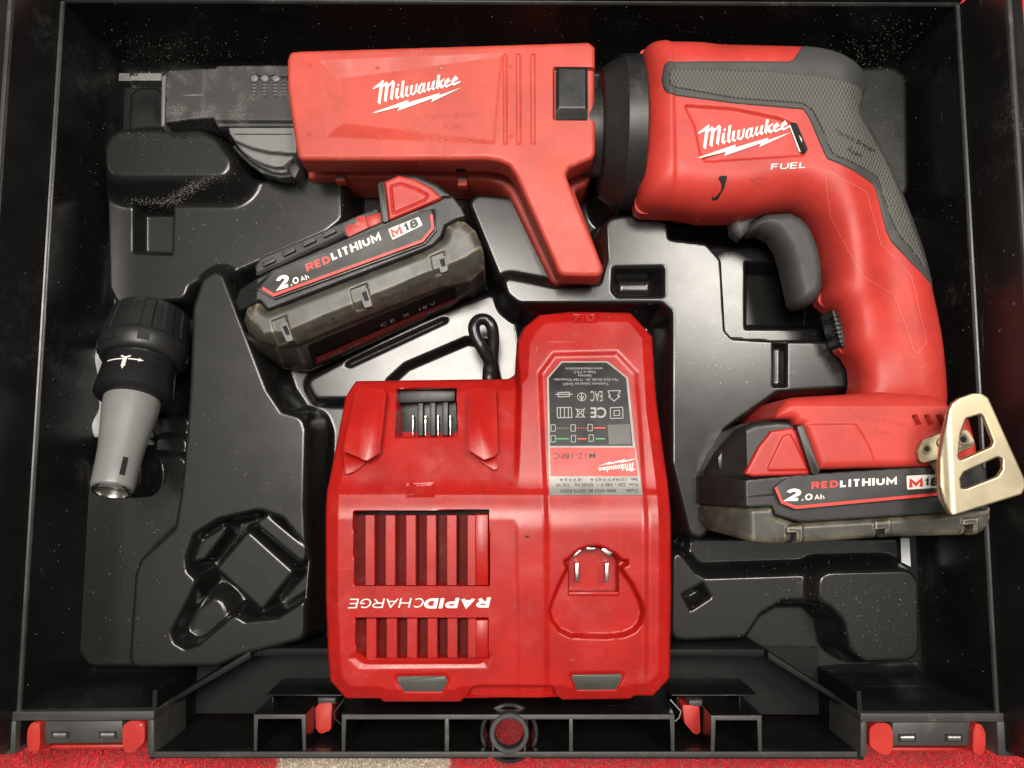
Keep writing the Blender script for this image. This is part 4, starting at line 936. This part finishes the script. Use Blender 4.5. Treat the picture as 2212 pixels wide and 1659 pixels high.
prism('latch_slider_tail', T('Z5', [(1212, 402), (1330, 362), (1342, 442), (1240, 482)], .060), .05, .060, M['red_latch'], pack, .0004)
wg = rnd(T('Z5', [(1308, 152), (1462, 90), (1600, 98), (1752, 162), (1852, 240), (1880, 262), (1790, 275), (1392, 438), (1346, 442)], .062), .0015)
relief('latch_wing', wg, rim(.064, .002), .022, M['blk'], pack, res=.0005, angle=45)
rb = rnd(T('Z5', [(1356, 142), (1466, 94), (1582, 120), (1702, 182), (1788, 262), (1602, 342), (1392, 430), (1380, 330)], .067), .0008)
inn2 = rnd(T('Z5', [(1400, 170), (1480, 150), (1600, 190), (1690, 240), (1660, 282), (1420, 385)], .067), .0012)
relief('release_button', rb, lambda X, Y, s: .0662 + .0012 * dome(s, .0012) - .0008 * sst((sdf(inn2, X, Y) + .0006) / .0012) + .0008 * sst(sdf(inn2, X, Y) / .0014), .05, M['red_latch'], pack, res=.0004, angle=40)
prism('latch_strap', rnd(T('Z5', [(1312, 154), (1354, 140), (1390, 432), (1346, 442)], .068), .0006), .04, .068, M['blk'], pack, .0008)
# rating label on the underside
def facegrid(name, u0, u1, v0, v1, off, mat, parent, n=16):
    V = [uface(u0 + (u1 - u0) * i_ / n, v0 + (v1 - v0) * j_ / 4, off) for j_ in range(5) for i_ in range(n + 1)]
    F = [(j_ * (n + 1) + i_, (j_ + 1) * (n + 1) + i_, (j_ + 1) * (n + 1) + i_ + 1, j_ * (n + 1) + i_ + 1) for j_ in range(4) for i_ in range(n)]
    return mesh(name, V, F, mat, parent, True, 60)
plate = facegrid('rating_label', .44, .745, .16, .78, .0004, M['lab_black'], pack)
facegrid('rating_stripe', .46, .74, .50, .74, .0008, M['red_dark'], plate)
def um(q): return uface(.44 + .305 * q[0], .16 + .62 * q[1], .0012)
text('rating_text', 'C E   X   18 V', 'D', (.52, .40), (.80, .40), .14, 0, M['grey_print'], plate, mapf=um)
text('rating_text', 'Milwaukee', 'D', (.74, .86), (.97, .86), .22, 0, M['grey_print'], plate, shear=.2, bold=.01, mapf=um)
text('rating_text', 'Li-ion 18 V   2.0 Ah   36 Wh', 'D', (.08, .82), (.40, .82), .15, 0, M['grey_print'], plate, mapf=um)
text('engraved_name', NAME, 'Z5', (780, 1262), (1150, 1112), 32, .056, M['engrave_shell'], pack, zf=psf, off=.0006)
text('engraved_name', NAME, 'Z5', (1340, 1030), (1720, 872), 32, .056, M['engrave_shell'], pack, zf=psf, off=.0006)

# ================================================================== charger
h0 = U((1080, 1100), .012)
chg = thing('battery_charger', 'glossy red battery charger in the middle of the tray, its lettering upside down', 'charger', (h0[0], h0[1], .010))
ZC = .080
co = T('Z6', [(312, 448, .056), (1150, 436, .056), (1188, 412, .057), (1198, 235, .058), (1240, 150, .056), (1320, 76, .053), (1500, 62, .053), (1800, 64, .053), (1850, 80, .053), (1952, 196, .056), (1958, 300, .058), (1978, 600, .064), (2034, 1000, .071), (2048, 1200), (2052, 1659)], .074) + \
     T('S3', [(2050, 400), (2046, 745), (1950, 846), (1845, 850), (1830, 866), (1450, 872), (1430, 856), (905, 860), (890, 880), (460, 880), (442, 862), (252, 862), (165, 762), (154, 600)], .074) + T('Z6', [(144, 1659), (150, 1050, .072), (205, 800, .064), (252, 540, .058), (292, 470, .057)], .074)
co = rnd(co, .0015, 4)
y_d0 = U((600, 1000), ZC, 'Z6')[1]; y_d1 = U((600, 1175), ZC, 'Z6')[1]; y_top = U((600, 450), .056, 'Z6')[1]; y_ct = U((1600, 70), .054, 'Z6')[1]; y_bot = U((1000, 860), ZC, 'S3')[1]
colp = T('Z6', [(1240, 2400), (1220, 1100), (1232, 500, .064), (1215, 300, .061), (1215, 180, .058), (1330, 100, .056), (1500, 80, .056), (1820, 86, .056), (1935, 210, .058), (1950, 500, .064), (2015, 1000, .073), (2035, 2400)], ZC)
inset = T('Z6', [(1340, 2420), (1335, 1200), (1300, 400, .063), (1390, 280, .061), (1760, 272, .061), (1880, 400, .063), (1905, 700, .068), (1945, 1200), (1950, 2420)], ZC)
vent1 = T('Z6', [(292, 1168), (1046, 1160), (1050, 1582), (300, 1582)], ZC); vent2 = T('S3', [(302, 418), (1040, 414), (1044, 640), (370, 642), (306, 604)], ZC)
sock = rnd(T('S3', [(1478, 85), (1502, 60), (1542, 30), (1600, 10), (1650, 8), (1702, 26), (1752, 52), (1782, 84), (1826, 90), (1826, 130), (1792, 142), (1850, 222), (1900, 322), (1916, 384), (1902, 452), (1862, 502), (1800, 530), (1700, 540), (1500, 536), (1430, 502), (1385, 442), (1368, 382), (1385, 322), (1422, 232), (1466, 142), (1455, 122), (1456, 90)], ZC), .001)
well = rnd(T('S3', [(1484, 292), (1484, 100), (1520, 60), (1600, 22), (1660, 20), (1730, 56), (1768, 100), (1768, 292)], ZC - .003), .001)
term = T('Z6', [(540, 492, .059), (866, 490, .059), (876, 760, .064), (534, 760, .064)], .062)
led = [rnd(T('S3', p, ZC), .0006) for p in ([(532, 744), (800, 741), (816, 770), (786, 826), (572, 826), (538, 776)], [(1500, 736), (1782, 731), (1784, 750), (1752, 815), (1532, 818)])]
notch = T('S3', [(900, 880), (948, 798), (990, 788), (1370, 788), (1410, 800), (1440, 880)], ZC)
tabm = [T('Z6', [(592, 1018), (742, 1014), (746, 1084), (592, 1088)], .074), T('Z6', [(1502, 82), (1636, 80), (1640, 130), (1506, 132)], .057)]
trim = T('S3', [(240, 640), (300, 592), (380, 642), (980, 642), (1040, 592), (1080, 620), (1040, 705), (320, 712)], ZC)
def chg_h(X, Y, s):
    body = ZC - .003 * sst((y_d1 + .004 - Y) / -.02 * 0)                                   # flat front half
    front = ZC - .0018 * np.clip((y_d1 - Y) / (y_d1 - y_bot), 0, 1)                         # falls slightly to the front
    t = np.clip((Y - y_d1) / (y_top - y_d1), 0, 1)
    bend = .0032 * sst((Y - y_d1 + .006) / .022)
    dock = ZC - bend - .0185 * np.clip((Y - y_d1 - .008) / (y_top - y_d1), 0, 1.3)            # the bay slopes away to the back
    bay = np.minimum(front, dock)
    tc_ = np.clip((Y - y_d1) / (y_ct - y_d1), 0, 1)
    col = ZC + .0005 - .0018 * np.clip((y_d1 - Y) / (y_d1 - y_bot), 0, 1) - .0035 * sst((Y - y_d1 + .010) / .026) - .0180 * np.clip((Y - y_d1 - .006) / (y_ct - y_d1), 0, 1.3)
    sc = sdf(colp, X, Y)
    m = sst((sc + .004) / .004)
    z = np.where(Y > y_d1 - .02, bay * (1 - m) + np.maximum(col, bay) * m, np.minimum(front, bay) + .0005 * m)
    z = z - .0011 * sst(sdf(inset, X, Y) / .0045)
    # edges: broad chamfer then rounding
    z = z - np.maximum(0, .0062 - s) * .55 - .0015 * (1 - dome(s, .0015))
    z = z - .013 * np.maximum(sst(sdf(vent1, X, Y) / .0006), sst(sdf(vent2, X, Y) / .0006))
    z = z - .0042 * sst(sdf(sock, X, Y) / .0020) - .006 * sst(sdf(well, X, Y) / .0007)
    z = z - .020 * sst(sdf(term, X, Y) / .0006)
    for l in led: z = z - .0008 * sst((sdf(l, X, Y) + .0014) / .0014)
    z = z - .0045 * sst(sdf(notch, X, Y) / .0022)
    for q in tabm: z = z - .0005 * sst(sdf(q, X, Y) / .0005)
    z = z - .0008 * sst(sdf(trim, X, Y) / .004)
    return z
relief('housing', co, chg_h, .012, M['red_charger'], chg, res=.0005, angle=50)
chf = lambda x, y: chg_h(x, y, np.full(np.shape(x), 1.0))
def chz(f, p): q = U(p, ZC, f); return float(chf(np.array([q[0]]), np.array([q[1]]))[0])
# louvred vents: slats flush with the top, tilted louvres between
def vents(f, xs, y0, y1, cut=None):
    gaps = xs
    edges = [(gaps[i][1], gaps[i + 1][0]) for i in range(len(gaps) - 1)] + [(gaps[-1][1], gaps[-1][1] + 45)]
    for i, (a, b) in enumerate(edges):
        q = T(f, [(a, y0), (b, y0), (b, y1), (a, y1)], ZC)
        prism('vent_slat', q, ZC - .009, ZC - .0004 - (.0009 if f == 'S3' else 0), M['red_charger'], chg, .0002, 1)
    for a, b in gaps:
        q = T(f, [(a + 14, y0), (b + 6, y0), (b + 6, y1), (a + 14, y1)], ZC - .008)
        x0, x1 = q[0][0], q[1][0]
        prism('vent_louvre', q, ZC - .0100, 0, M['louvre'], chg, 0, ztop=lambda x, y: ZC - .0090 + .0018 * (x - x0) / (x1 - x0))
for v_ in (vent1, vent2): prism('vent_shade', v_, ZC - .0135, ZC - .0112, M['void'], chg, 0)  # black sheet on the recess floor, painting the shade under the louvres
vents('Z6', [(298, 360), (412, 472), (526, 586), (640, 700), (752, 812), (866, 926)], 1190, 1580)
vents('S3', [(306, 364), (420, 476), (534, 590), (646, 704), (758, 814), (870, 928)], 420, 640)
for f, y0, y1 in (('Z6', 1185, 1580), ('S3', 424, 636)):
    box('vent_blank', f, 968, y0, 1042, y1, ZC - .009, ZC - .0012 - (.0008 if f == 'S3' else 0), M['red_charger'], chg, .0005)
block('lettering', 'RAPID', 'S3', (1056, 300), (694, 306), 56, ZC, M['white'], chg, shear=.25, zf=chf, t=0.24)
block('lettering', 'CHARGE', 'S3', (690, 304), (274, 308), 52, ZC, M['white'], chg, shear=.25, zf=chf, t=0.11)
text('moulded_mark', 'M18', 'Z6', (738, 1026), (600, 1030), 48, ZC, M['red_charger'], chg, bold=.04, shear=.1, zf=chf, off=.0004)
text('moulded_mark', 'M12', 'Z6', (1632, 90), (1512, 92), 34, ZC, M['red_charger'], chg, bold=.04, shear=.1, zf=chf, off=.0004)
def dock_plane(y): return ZC - .0032 * sst((y - y_d1 + .006) / .022) - .0185 * np.clip((y - y_d1 - .008) / (y_top - y_d1), 0, 1.3)
# docking rails
for pts, hk in (([(312, 492), (465, 490), (476, 520), (442, 832), (430, 852), (366, 892), (322, 868), (238, 836)], [(246, 835), (366, 890), (360, 905), (300, 950), (250, 968), (240, 900)]),
                ([(940, 490), (1085, 488), (1092, 520), (1096, 832), (1080, 862), (1020, 886), (930, 830)], [(985, 880), (1090, 832), (1098, 930), (1075, 942), (1010, 900)])):
    up_ = lambda x, y: dock_plane(y) + .0075
    p = rnd(on('Z6', pts, .070, up_), .001)
    prism('docking_rail', p, .04, 0, M['red_charger'], chg, .0006, 2, ztop=lambda x, y: float(up_(x, y)))
    p = rnd(on('Z6', hk, .068, lambda x, y: dock_plane(y) + .0022), .0008)
    prism('rail_foot', p, .04, 0, M['red_charger'], chg, .0006, ztop=lambda x, y: float(dock_plane(y) + .0022))
# terminal block
tb = prism('terminal_block', T('Z6', [(544, 496), (862, 494), (872, 756), (538, 756)], .0480), .03, .0480, M['blk'], chg, .0003)
prism('terminal_lip', T('Z6', [(546, 500), (860, 498), (858, 560), (546, 570)], .0555), .04, .0555, M['blk'], tb, .0004)
for x in (650, 718, 788): box('terminal_rib', 'Z6', x, 555, x + 32, 752, .045, .0535, M['blk'], tb, .0003)
for x in (622, 692, 762, 830):
    box('terminal_blade', 'Z6', x - 2, 636, x + 5, 748, .045, .0540, M['steel'], tb, .0001)
    box('blade_tip', 'Z6', x - 5, 638, x + 7, 658, .045, .0546, M['steel'], tb, .0002)
# small-pack socket contacts
for x in (1522, 1688): box('socket_blade', 'S3', x, 110, x + 20, 214, .066, ZC - .0038, M['steel'], chg, .0002)
for q in ([(1585, 26), (1635, 26), (1632, 40), (1588, 40)], [(1666, 38), (1690, 20), (1735, 50), (1708, 78)], [(1510, 70), (1552, 36), (1556, 44), (1518, 80)]):
    prism('socket_contact', T('S3', q, ZC - .004), .068, ZC - .0042, M['steel'], chg, .0002)
prism('socket_step', T('S3', [(1484, 270), (1768, 270), (1768, 292), (1484, 292)], ZC - .0045), .066, ZC - .0045, M['red_charger'], chg, .0004)
for l in led: prism('indicator_window', l, ZC - .005, ZC - .0020, M['led'], chg, .0004)
# rating label
lz = lambda x, y: chf(x, y)
def decal(name, f, pts, mat, parent, off, r=0):
    p = on(f, pts, ZC - .004, chf); p = rnd(p, r) if r else p
    return polys(name, [p], lambda x, y: chf(x, y) + off, mat, parent)
YC0 = U((1600, 340), ZC, 'Z6')[1]; YC1 = U((1600, 1075), ZC, 'Z6')[1]
def strip_decal(name, f, rows, mat, parent, off):
    """label cut into rows so that it follows the slope: rows of (y, x0, x1)"""
    V = []; F = []
    for y, x0, x1 in rows:
        for x in (x0, x1):
            q = on(f, [(x, y)], ZC - .004, chf)[0]; V.append((*q, float(chf(np.array([q[0]]), np.array([q[1]]))[0]) + off))
    for i in range(len(rows) - 1): F.append((2 * i, 2 * i + 2, 2 * i + 3, 2 * i + 1))
    return mesh(name, V, F, mat, parent, True, 180)
def rows(y0, y1, l, r, n=10):
    out = []
    for i in range(n + 1):
        y = y0 + (y1 - y0) * i / n; out.append((y, np.interp(y, [a[0] for a in l], [a[1] for a in l]), np.interp(y, [a[0] for a in r], [a[1] for a in r])))
    return out
lL = [(338, 1446), (430, 1366), (800, 1372), (1080, 1378)]; lR = [(338, 1702), (430, 1816), (800, 1852), (1078, 1896)]
lbl = strip_decal('rating_label', 'Z6', rows(338, 1080, lL, lR, 24), M['silver'], chg, .0003)
strip_decal('label_black', 'Z6', rows(346, 806, [(346, 1450), (430, 1376), (806, 1384)], [(346, 1696), (430, 1804), (806, 1840)], 16), M['lab_black'], lbl, .0005)
strip_decal('label_red', 'Z6', rows(816, 974, [(816, 1382), (974, 1386)], [(816, 1850), (974, 1868)], 5), M['red_print'], lbl, .0005)
def ltext(txt, a, b, h, mat=None, bold=0, shear=0, off=.0008):
    text('label_text', txt, 'Z6', a, b, h, ZC - .004, mat or M['grey_print'], lbl, bold, shear, zf=chf, off=off)
ltext('www.milwaukeetool.eu', (1674, 372), (1468, 374), 15); ltext('Made in P.R.C.', (1634, 391), (1508, 392), 15); ltext('Germany', (1612, 412), (1536, 412), 15)
ltext('Max-Eyth-Straße 10 - 71364 Winnenden', (1758, 434), (1404, 434), 15); ltext('Techtronic Industries GmbH', (1706, 456), (1456, 458), 15)
ltext('EAC', (1672, 504), (1606, 504), 56, bold=.0); ltext('CE', (1694, 596), (1606, 596), 56, bold=.02)
ltext('M12-18FC', (1634, 846), (1400, 848), 30, M['dark_print'], .008)
ltext('Sec. 12/14,4 V = 4,5 A     18 V = 6 A', (1866, 984), (1436, 986), 17, M['dark_print'])
ltext('Prim. 220 – 240 V ~  50/60 Hz   155 W', (1868, 1012), (1414, 1014), 17, M['dark_print'])
ltext('Code:', (1868, 1046), (1800, 1046), 18, M['dark_print']); ltext('4000 4523 85 22075 E2021', (1750, 1046), (1440, 1048), 16, M['dark_print'])
logo('label_mark', 'Z6', (1854, 962), (-210, -14), (2, -84), ZC - .004, M['white'], lbl, chf, .0009)
def lline(pts, wd=5, mat=None, cyc=True, off=.0008):
    P = list(pts) + ([pts[0]] if cyc else []); L_ = []
    for a, b in zip(P[:-1], P[1:]): L_ += stripe('Z6', [a, b], wd)
    A_ = on('Z6', [p for q in L_ for p in q], ZC - .004, chf)
    polys('label_symbol', [A_[i:i + 4] for i in range(0, len(A_), 4)], lambda x, y: chf(x, y) + off, mat or M['grey_print'], lbl)
lline([(1716, 596), (1784, 594), (1786, 654), (1716, 656)]); lline([(1736, 612), (1766, 610), (1768, 638), (1736, 640)])
lline([(1524, 600), (1576, 650)], cyc=False); lline([(1576, 598), (1524, 650)], cyc=False); lline([(1532, 606), (1570, 606), (1566, 648), (1536, 648)], 4)
lline([(1422, 596), (1500, 594), (1504, 650), (1424, 652)], 5); lline([(1440, 598), (1440, 648)], cyc=False); lline([(1462, 598), (1462, 648)], cyc=False); lline([(1484, 598), (1484, 648)], cyc=False)
lline([(1412, 522), (1508, 522)], cyc=False); lline([(1428, 512), (1490, 510), (1490, 534), (1428, 536)])
lline([(1702, 502), (1772, 502), (1756, 532), (1770, 532), (1736, 560), (1704, 532), (1716, 532)])
lline([(1534 + 24 + 24 * math.cos(a), 536 + 22 * math.sin(a)) for a in [i * math.pi / 6 for i in range(12)]], 4); lline([(1558, 556), (1558, 512)], cyc=False); lline([(1546, 530), (1558, 556), (1570, 530)], 4, cyc=False)
for x, y, k in ((1388, 750, 0), (1500, 750, 0), (1598, 746, 0), (1388, 690, 1), (1498, 690, 1), (1592, 688, 1)): lline([(x, y), (x + 24, y), (x + 24, y + 36), (x, y + 36)], 4)
GRN = mk('green_print', (.10, .36, .12), .5)
for x0, x1, y, mt in ((1416, 1486, 768, GRN), (1534, 1584, 768, M['red_print']), (1634, 1686, 768, GRN), (1624, 1690, 708, M['red_print'])): lline([(x0, y), (x1, y)], 7, mt, False)
for i, x in enumerate((1424, 1438, 1452, 1466, 1480, 1526, 1540, 1554, 1568, 1580)): lline([(x - 3, 709), (x + 3, 709)], 6, GRN if i in (1, 3) else M['red_print'], False)
decal('label_blank', 'Z6', [(1700, 690), (1824, 686), (1832, 796), (1708, 800)], M['label_blank'], lbl, .0007)
for yy, tx, hh, a in ((0, NAME, 30, 1),):
    text('engraved_name', NAME, 'S3', (1216, 530), (1196, 200), 28, ZC, M['engrave_charger'], chg, zf=chf, off=.0002, bold=-.005)
    text('engraved_name', 'Åsen', 'S3', (1290, 412), (1276, 300), 30, ZC, M['engrave_charger'], chg, zf=chf, off=.0002, bold=-.01)
    text('engraved_name', NAME, 'S3', (1240, 190), (1190, -110), 26, ZC, M['engrave_charger'], chg, zf=chf, off=.0002, bold=-.01)
for p in ((1262, 1308), (1250, 1310)): decal('worn_spot', 'Z6', [(p[0] - 6, p[1] - 4), (p[0] + 6, p[1] - 6), (p[0] + 5, p[1] + 5), (p[0] - 5, p[1] + 4)], M['void'], chg, .0003)
decal('worn_spot', 'S3', [(1698, 592), (1706, 592), (1706, 600), (1698, 600)], M['void'], chg, .0003)
decal('worn_spot', 'S3', [(1490, 640), (1520, 636), (1524, 650), (1494, 654)], M['engrave_charger'], chg, .0003)
# cord folded in a loop behind the charger
cl_ = T3('Z6', [(1048, 470, .050), (1044, 420, .051), (1046, 340, .045), (1010, 270, .042), (975, 210, .042), (962, 150, .042), (985, 112, .041), (1030, 110, .040), (1062, 150, .040), (1070, 230, .038), (1062, 320, .036), (1058, 400, .034), (1058, 450, .033)], .04)
def catm(P, n=8):
    P = [np.array(p, float) for p in P]; out = []
    for i in range(len(P) - 1):
        a, b, c, d = P[max(i - 1, 0)], P[i], P[i + 1], P[min(i + 2, len(P) - 1)]
        for k in range(n): t = k / n; out.append(tuple(.5 * (2 * b + (c - a) * t + (2 * a - 5 * b + 4 * c - d) * t * t + (3 * b - a - 3 * c + d) * t ** 3)))
    return out + [tuple(P[-1])]
tube('power_cord', catm(cl_), .0030, M['cord'], chg, n=12)
lathe('cord_sleeve', (*U((1046, 460), .052, 'Z6'), .050), (0, 1, 0), [(0, .0036), (.008, .0032), (.009, .0026)], M['cord'], chg, n=16)

# ================================================================== depth-setting nose cone
ZA = .034
pa, pb = np.array([*U((962, 492), .030, 'Z4'), .030]), np.array([*U((706, 1600), .066, 'Z4'), .066])
axv = Vector(pb - pa); LEN = axv.length; axn = axv.normalized()
n0 = U((850, 1000), .012, 'Z4')
nose = thing('nose_cone', 'black and grey depth adjusting nose cone with a metal tip beside the left wall', 'nose cone', (n0[0], n0[1], .012))
k = LEN / 1253.0 * 1.0                      # metres per traced pixel along the axis
o3 = Vector(pa)
def seg(name, prof, mat, n=72, mod=None, angle=30): return lathe(name, o3, axn, [(d * k, r * k * 1.0) for d, r in prof], mat, nose, n=n, mod=mod, angle=angle)
def knob(i, d, a, r):
    return r - (.0006 if (int((a / (2 * math.pi)) * 24) % 2 == 0 and 30 * k < d < 238 * k) else 0)
sleeve = seg('sleeve', [(0, 200), (6, 236), (14, 244), (32, 250), (34, 250), (232, 272), (238, 273), (252, 278), (256, 280)], M['blk'], 144, knob, 25)
seg('flange', [(256, 282), (264, 284), (300, 280), (352, 262), (372, 248), (376, 240)], M['blk'], 72)
mid_ = seg('depth_collar', [(374, 218), (396, 216), (402, 222), (520, 232), (604, 240), (618, 240), (640, 214), (650, 176)], M['blk_smooth'], 72)
cone = seg('cone', [(640, 172), (660, 171), (700, 170), (740, 166), (860, 150), (990, 134), (1100, 128), (1225, 126), (1240, 122), (1246, 112)], M['grey_nose'], 64, None, 40)
seg('metal_tip', [(1220, 110), (1262, 113), (1268, 108), (1266, 92), (1225, 88), (1220, 0)], M['steel'], 40)
def on_lathe(d, a, r): 
    s_ = axn.cross(Vector((0, 0, 1))).normalized(); q_ = s_.cross(axn)
    return tuple(o3 + axn * (d * k) + s_ * math.cos(a) * r * k + q_ * math.sin(a) * r * k)
s_dir = axn.cross(Vector((0, 0, 1))).normalized()
for i in range(8):                     # windows round the flange
    a = math.radians(22 + i * 45); V = []
    for rr in (262, 286):
        for d, da in ((284, -.13), (284, .13), (336, .13), (336, -.13)): V.append(on_lathe(d, a + da, rr - (d - 284) * .18))
    mesh('flange_window', V, [(0, 1, 2, 3), (7, 6, 5, 4), (0, 4, 5, 1), (1, 5, 6, 2), (2, 6, 7, 3), (3, 7, 4, 0)], M['void'], nose, False)
def r_at(d): return np.interp(d, [402, 520, 604], [222, 232, 240]) + 1.4
def wrap(name, L_, mat):
    V = []; F = []
    for p in L_:
        b = len(V)
        for a, d in p: V.append(on_lathe(d, a, r_at(d)))
        F.append(tuple(range(b, len(V))))
    return mesh(name, V, F, mat, nose, False)
A0 = math.radians(90)
sg = -1 if s_dir.x > 0 else 1
ang = lambda px: A0 + sg * px / 230.0           # pixels to the right of the axis
pr = [[(ang(x0), 462), (ang(x0 + 12), 462), (ang(x0 + 12), 470), (ang(x0), 470)] for x0 in range(-120, -10, 12)]
pr += [[(ang(x0), 462), (ang(x0 + 12), 462), (ang(x0 + 12), 470), (ang(x0), 470)] for x0 in range(28, 88, 12)]
pr += [[(ang(88), 454), (ang(120), 466), (ang(88), 478)]]
pr += [[(ang(-24), 440), (ang(40), 440), (ang(38), 448), (ang(18), 460), (ang(-2), 460), (ang(-22), 448)]]
for i in range(7): pr.append([(ang(-6), 462 + i * 9), (ang(20), 460 + i * 9), (ang(20), 466 + i * 9), (ang(-6), 468 + i * 9)])
pr += [[(ang(0), 455), (ang(14), 455), (ang(12), 530), (ang(6), 540), (ang(2), 530)]]
wrap('screw_symbol', pr, M['white'])
# slot in the cone near the tip
V = []
for rr in (100, 131):
    for d, da in ((1075, .62), (1075, .86), (1190, .86), (1190, .62)): V.append(on_lathe(d, A0 + sg * da, rr))
mesh('cone_slot', V, [(0, 1, 2, 3), (7, 6, 5, 4), (0, 4, 5, 1), (1, 5, 6, 2), (2, 6, 7, 3), (3, 7, 4, 0)], M['void'], nose, False)
# clear plastic bag tucked under it
def bag():
    m = bpy.data.materials.new('clear_film'); N, L = nt(m); b = N['Principled BSDF']
    b.inputs['Base Color'].default_value = (.8, .82, .82, 1); b.inputs['Roughness'].default_value = .12; b.inputs['Alpha'].default_value = .5; b.inputs['Specular IOR Level'].default_value = .9
    n = 26; V = []; F = []
    p00, p10, p11, p01 = [np.array(U(p, .018, 'Z4')) for p in ((600, 690), (1000, 760), (960, 1260), (535, 1262))]
    for j in range(n):
        for i in range(n):
            u, v = i / (n - 1), j / (n - 1); p = p00 * (1 - u) * (1 - v) + p10 * u * (1 - v) + p11 * u * v + p01 * (1 - u) * v
            z = .0165 + .0025 * math.sin(7 * u + 5 * v) * math.sin(11 * v + 2 * u) + .0012 * math.sin(23 * u - 17 * v) + .004 * max(0, .25 - u) * 4 * (.5 + .5 * math.sin(9 * v))
            V.append((p[0], p[1], z))
    for j in range(n - 1):
        for i in range(n - 1): F.append((j * n + i, j * n + i + 1, (j + 1) * n + i + 1, (j + 1) * n + i))
    o = mesh('plastic_bag', V, F, m, None, True, 25); tag(o, 'crumpled clear plastic bag tucked under the nose cone', 'plastic bag')
    so = o.modifiers.new('s', 'SOLIDIFY'); so.thickness = .0002
bag()
pp = T('S4', [(1486, 268), (1536, 268), (1545, 436), (1490, 410)], .016)
o = prism('lit_wall_strip', pp + [], .0150, .0156, M['lit_patch'], None, 0); tag(o, 'narrow pale strip below the battery, standing in for a lit patch of wall', 'lit_patch')  # pale sheet standing in for a lit patch of the glossy wall

# ================================================================== plaster dust
def dustmesh(name, P, sz, label):
    n = len(P); P = np.asarray(P); V = np.zeros((n, 5, 3)); a = rng.random(n) * 6.28
    for i in range(3):
        V[:, i, 0] = P[:, 0] + sz * np.cos(a + i * 2.1); V[:, i, 1] = P[:, 1] + sz * np.sin(a + i * 2.1); V[:, i, 2] = P[:, 2]
    V[:, 3] = P; V[:, 3, 2] += sz * .9; V[:, 4] = P; V[:, 4, 2] -= sz * .5
    b = np.arange(n)[:, None] * 5
    F = np.concatenate([b + q for q in ([0, 1, 3], [1, 2, 3], [2, 0, 3], [1, 0, 4], [2, 1, 4], [0, 2, 4])])
    o = mesh(name, V.reshape(-1, 3), F.tolist(), M['dustgrain'], None, False)
    return tag(o, label, 'dust', kind='stuff')
pts = []; szs = []
def spray(n, c, sx, sy, rot, s0, s1, f='D', zr=.03):
    g = rng.normal(size=(n, 2)) * (sx, sy); ca, sa = math.cos(rot), math.sin(rot)
    px = c[0] + g[:, 0] * ca - g[:, 1] * sa; py = c[1] + g[:, 0] * sa + g[:, 1] * ca
    xy = np.array([U((a, b), zr) for a, b in zip(px, py)])
    ok = (np.abs(xy[:, 0]) < .213) & (np.abs(xy[:, 1]) < .16); xy = xy[ok]
    z = tray_h(xy[:, 0], xy[:, 1]); s = (s0 + (s1 - s0) * rng.random(len(xy)) ** 2.5)
    for (x, y), q, w_ in zip(xy, z, s): pts.append((x, y, q + w_ * .2)); szs.append(w_)
spray(700, (430, 428), 42, 4, -.28, .00006, .00024); spray(260, (345, 444), 30, 3, 0, .00006, .00022)
spray(90, (330, 300), 60, 6, 0, .00007, .0002, zr=.048); spray(70, (370, 330), 70, 25, 0, .00007, .0002, zr=.048)
spray(260, (330, 160), 40, 10, 0, .00012, .0004, zr=.012); spray(160, (560, 480), 100, 60, 0, .0001, .00028, zr=.034)
spray(200, (480, 1150), 130, 170, 0, .0001, .00028, zr=.044); spray(130, (280, 1250), 60, 120, 0, .0001, .0003, zr=.02)
spray(140, (1880, 1330), 70, 60, 0, .0001, .0003, zr=.036); spray(160, (1550, 700), 90, 120, 0, .0001, .00025, zr=.044)
spray(120, (1900, 300), 40, 100, 0, .0001, .00028, zr=.03); spray(120, (1700, 1280), 120, 50, 0, .0001, .00028, zr=.02)
spray(240, (1960, 140), 30, 20, 0, .0001, .00035, zr=.02)
def wallspray(n, back_, s0, s1, cx_=None, sx=None, cz=None, sz_=None):
    for _ in range(n):
        if back_:
            x = rng.uniform(-.21, .215) if cx_ is None else rng.normal(cx_, sx); z = .012 + .052 * rng.random() ** 1.5 if cz is None else abs(rng.normal(cz, sz_)) + .01
            if abs(x) > .215 or z > .063: continue
            y = FY + .0035 * (z - .0132) / (ZL - .0132) - .0001 if z > .0132 else FY - .0005
            pts.append((x, y, z))
        else:
            sgn = rng.choice((-1, 1)); y = rng.uniform(-.16, .16); z = .014 + .05 * rng.random()
            pts.append((sgn * (FX + .0035 * (z - .0132) / (ZL - .0132) - .0001), y, z))
        szs.append(s0 + (s1 - s0) * rng.random() ** 3)
wallspray(420, True, .00008, .00024); wallspray(240, False, .00008, .00024)
wallspray(320, True, .00008, .00032, .200, .014, .02, .016); wallspray(260, True, .00008, .0003, -.19, .025, .010, .010)
dustmesh('plaster_dust', pts, np.array(szs), 'pale plaster dust specks scattered over the tray and case walls')
S.render.engine = 'CYCLES'
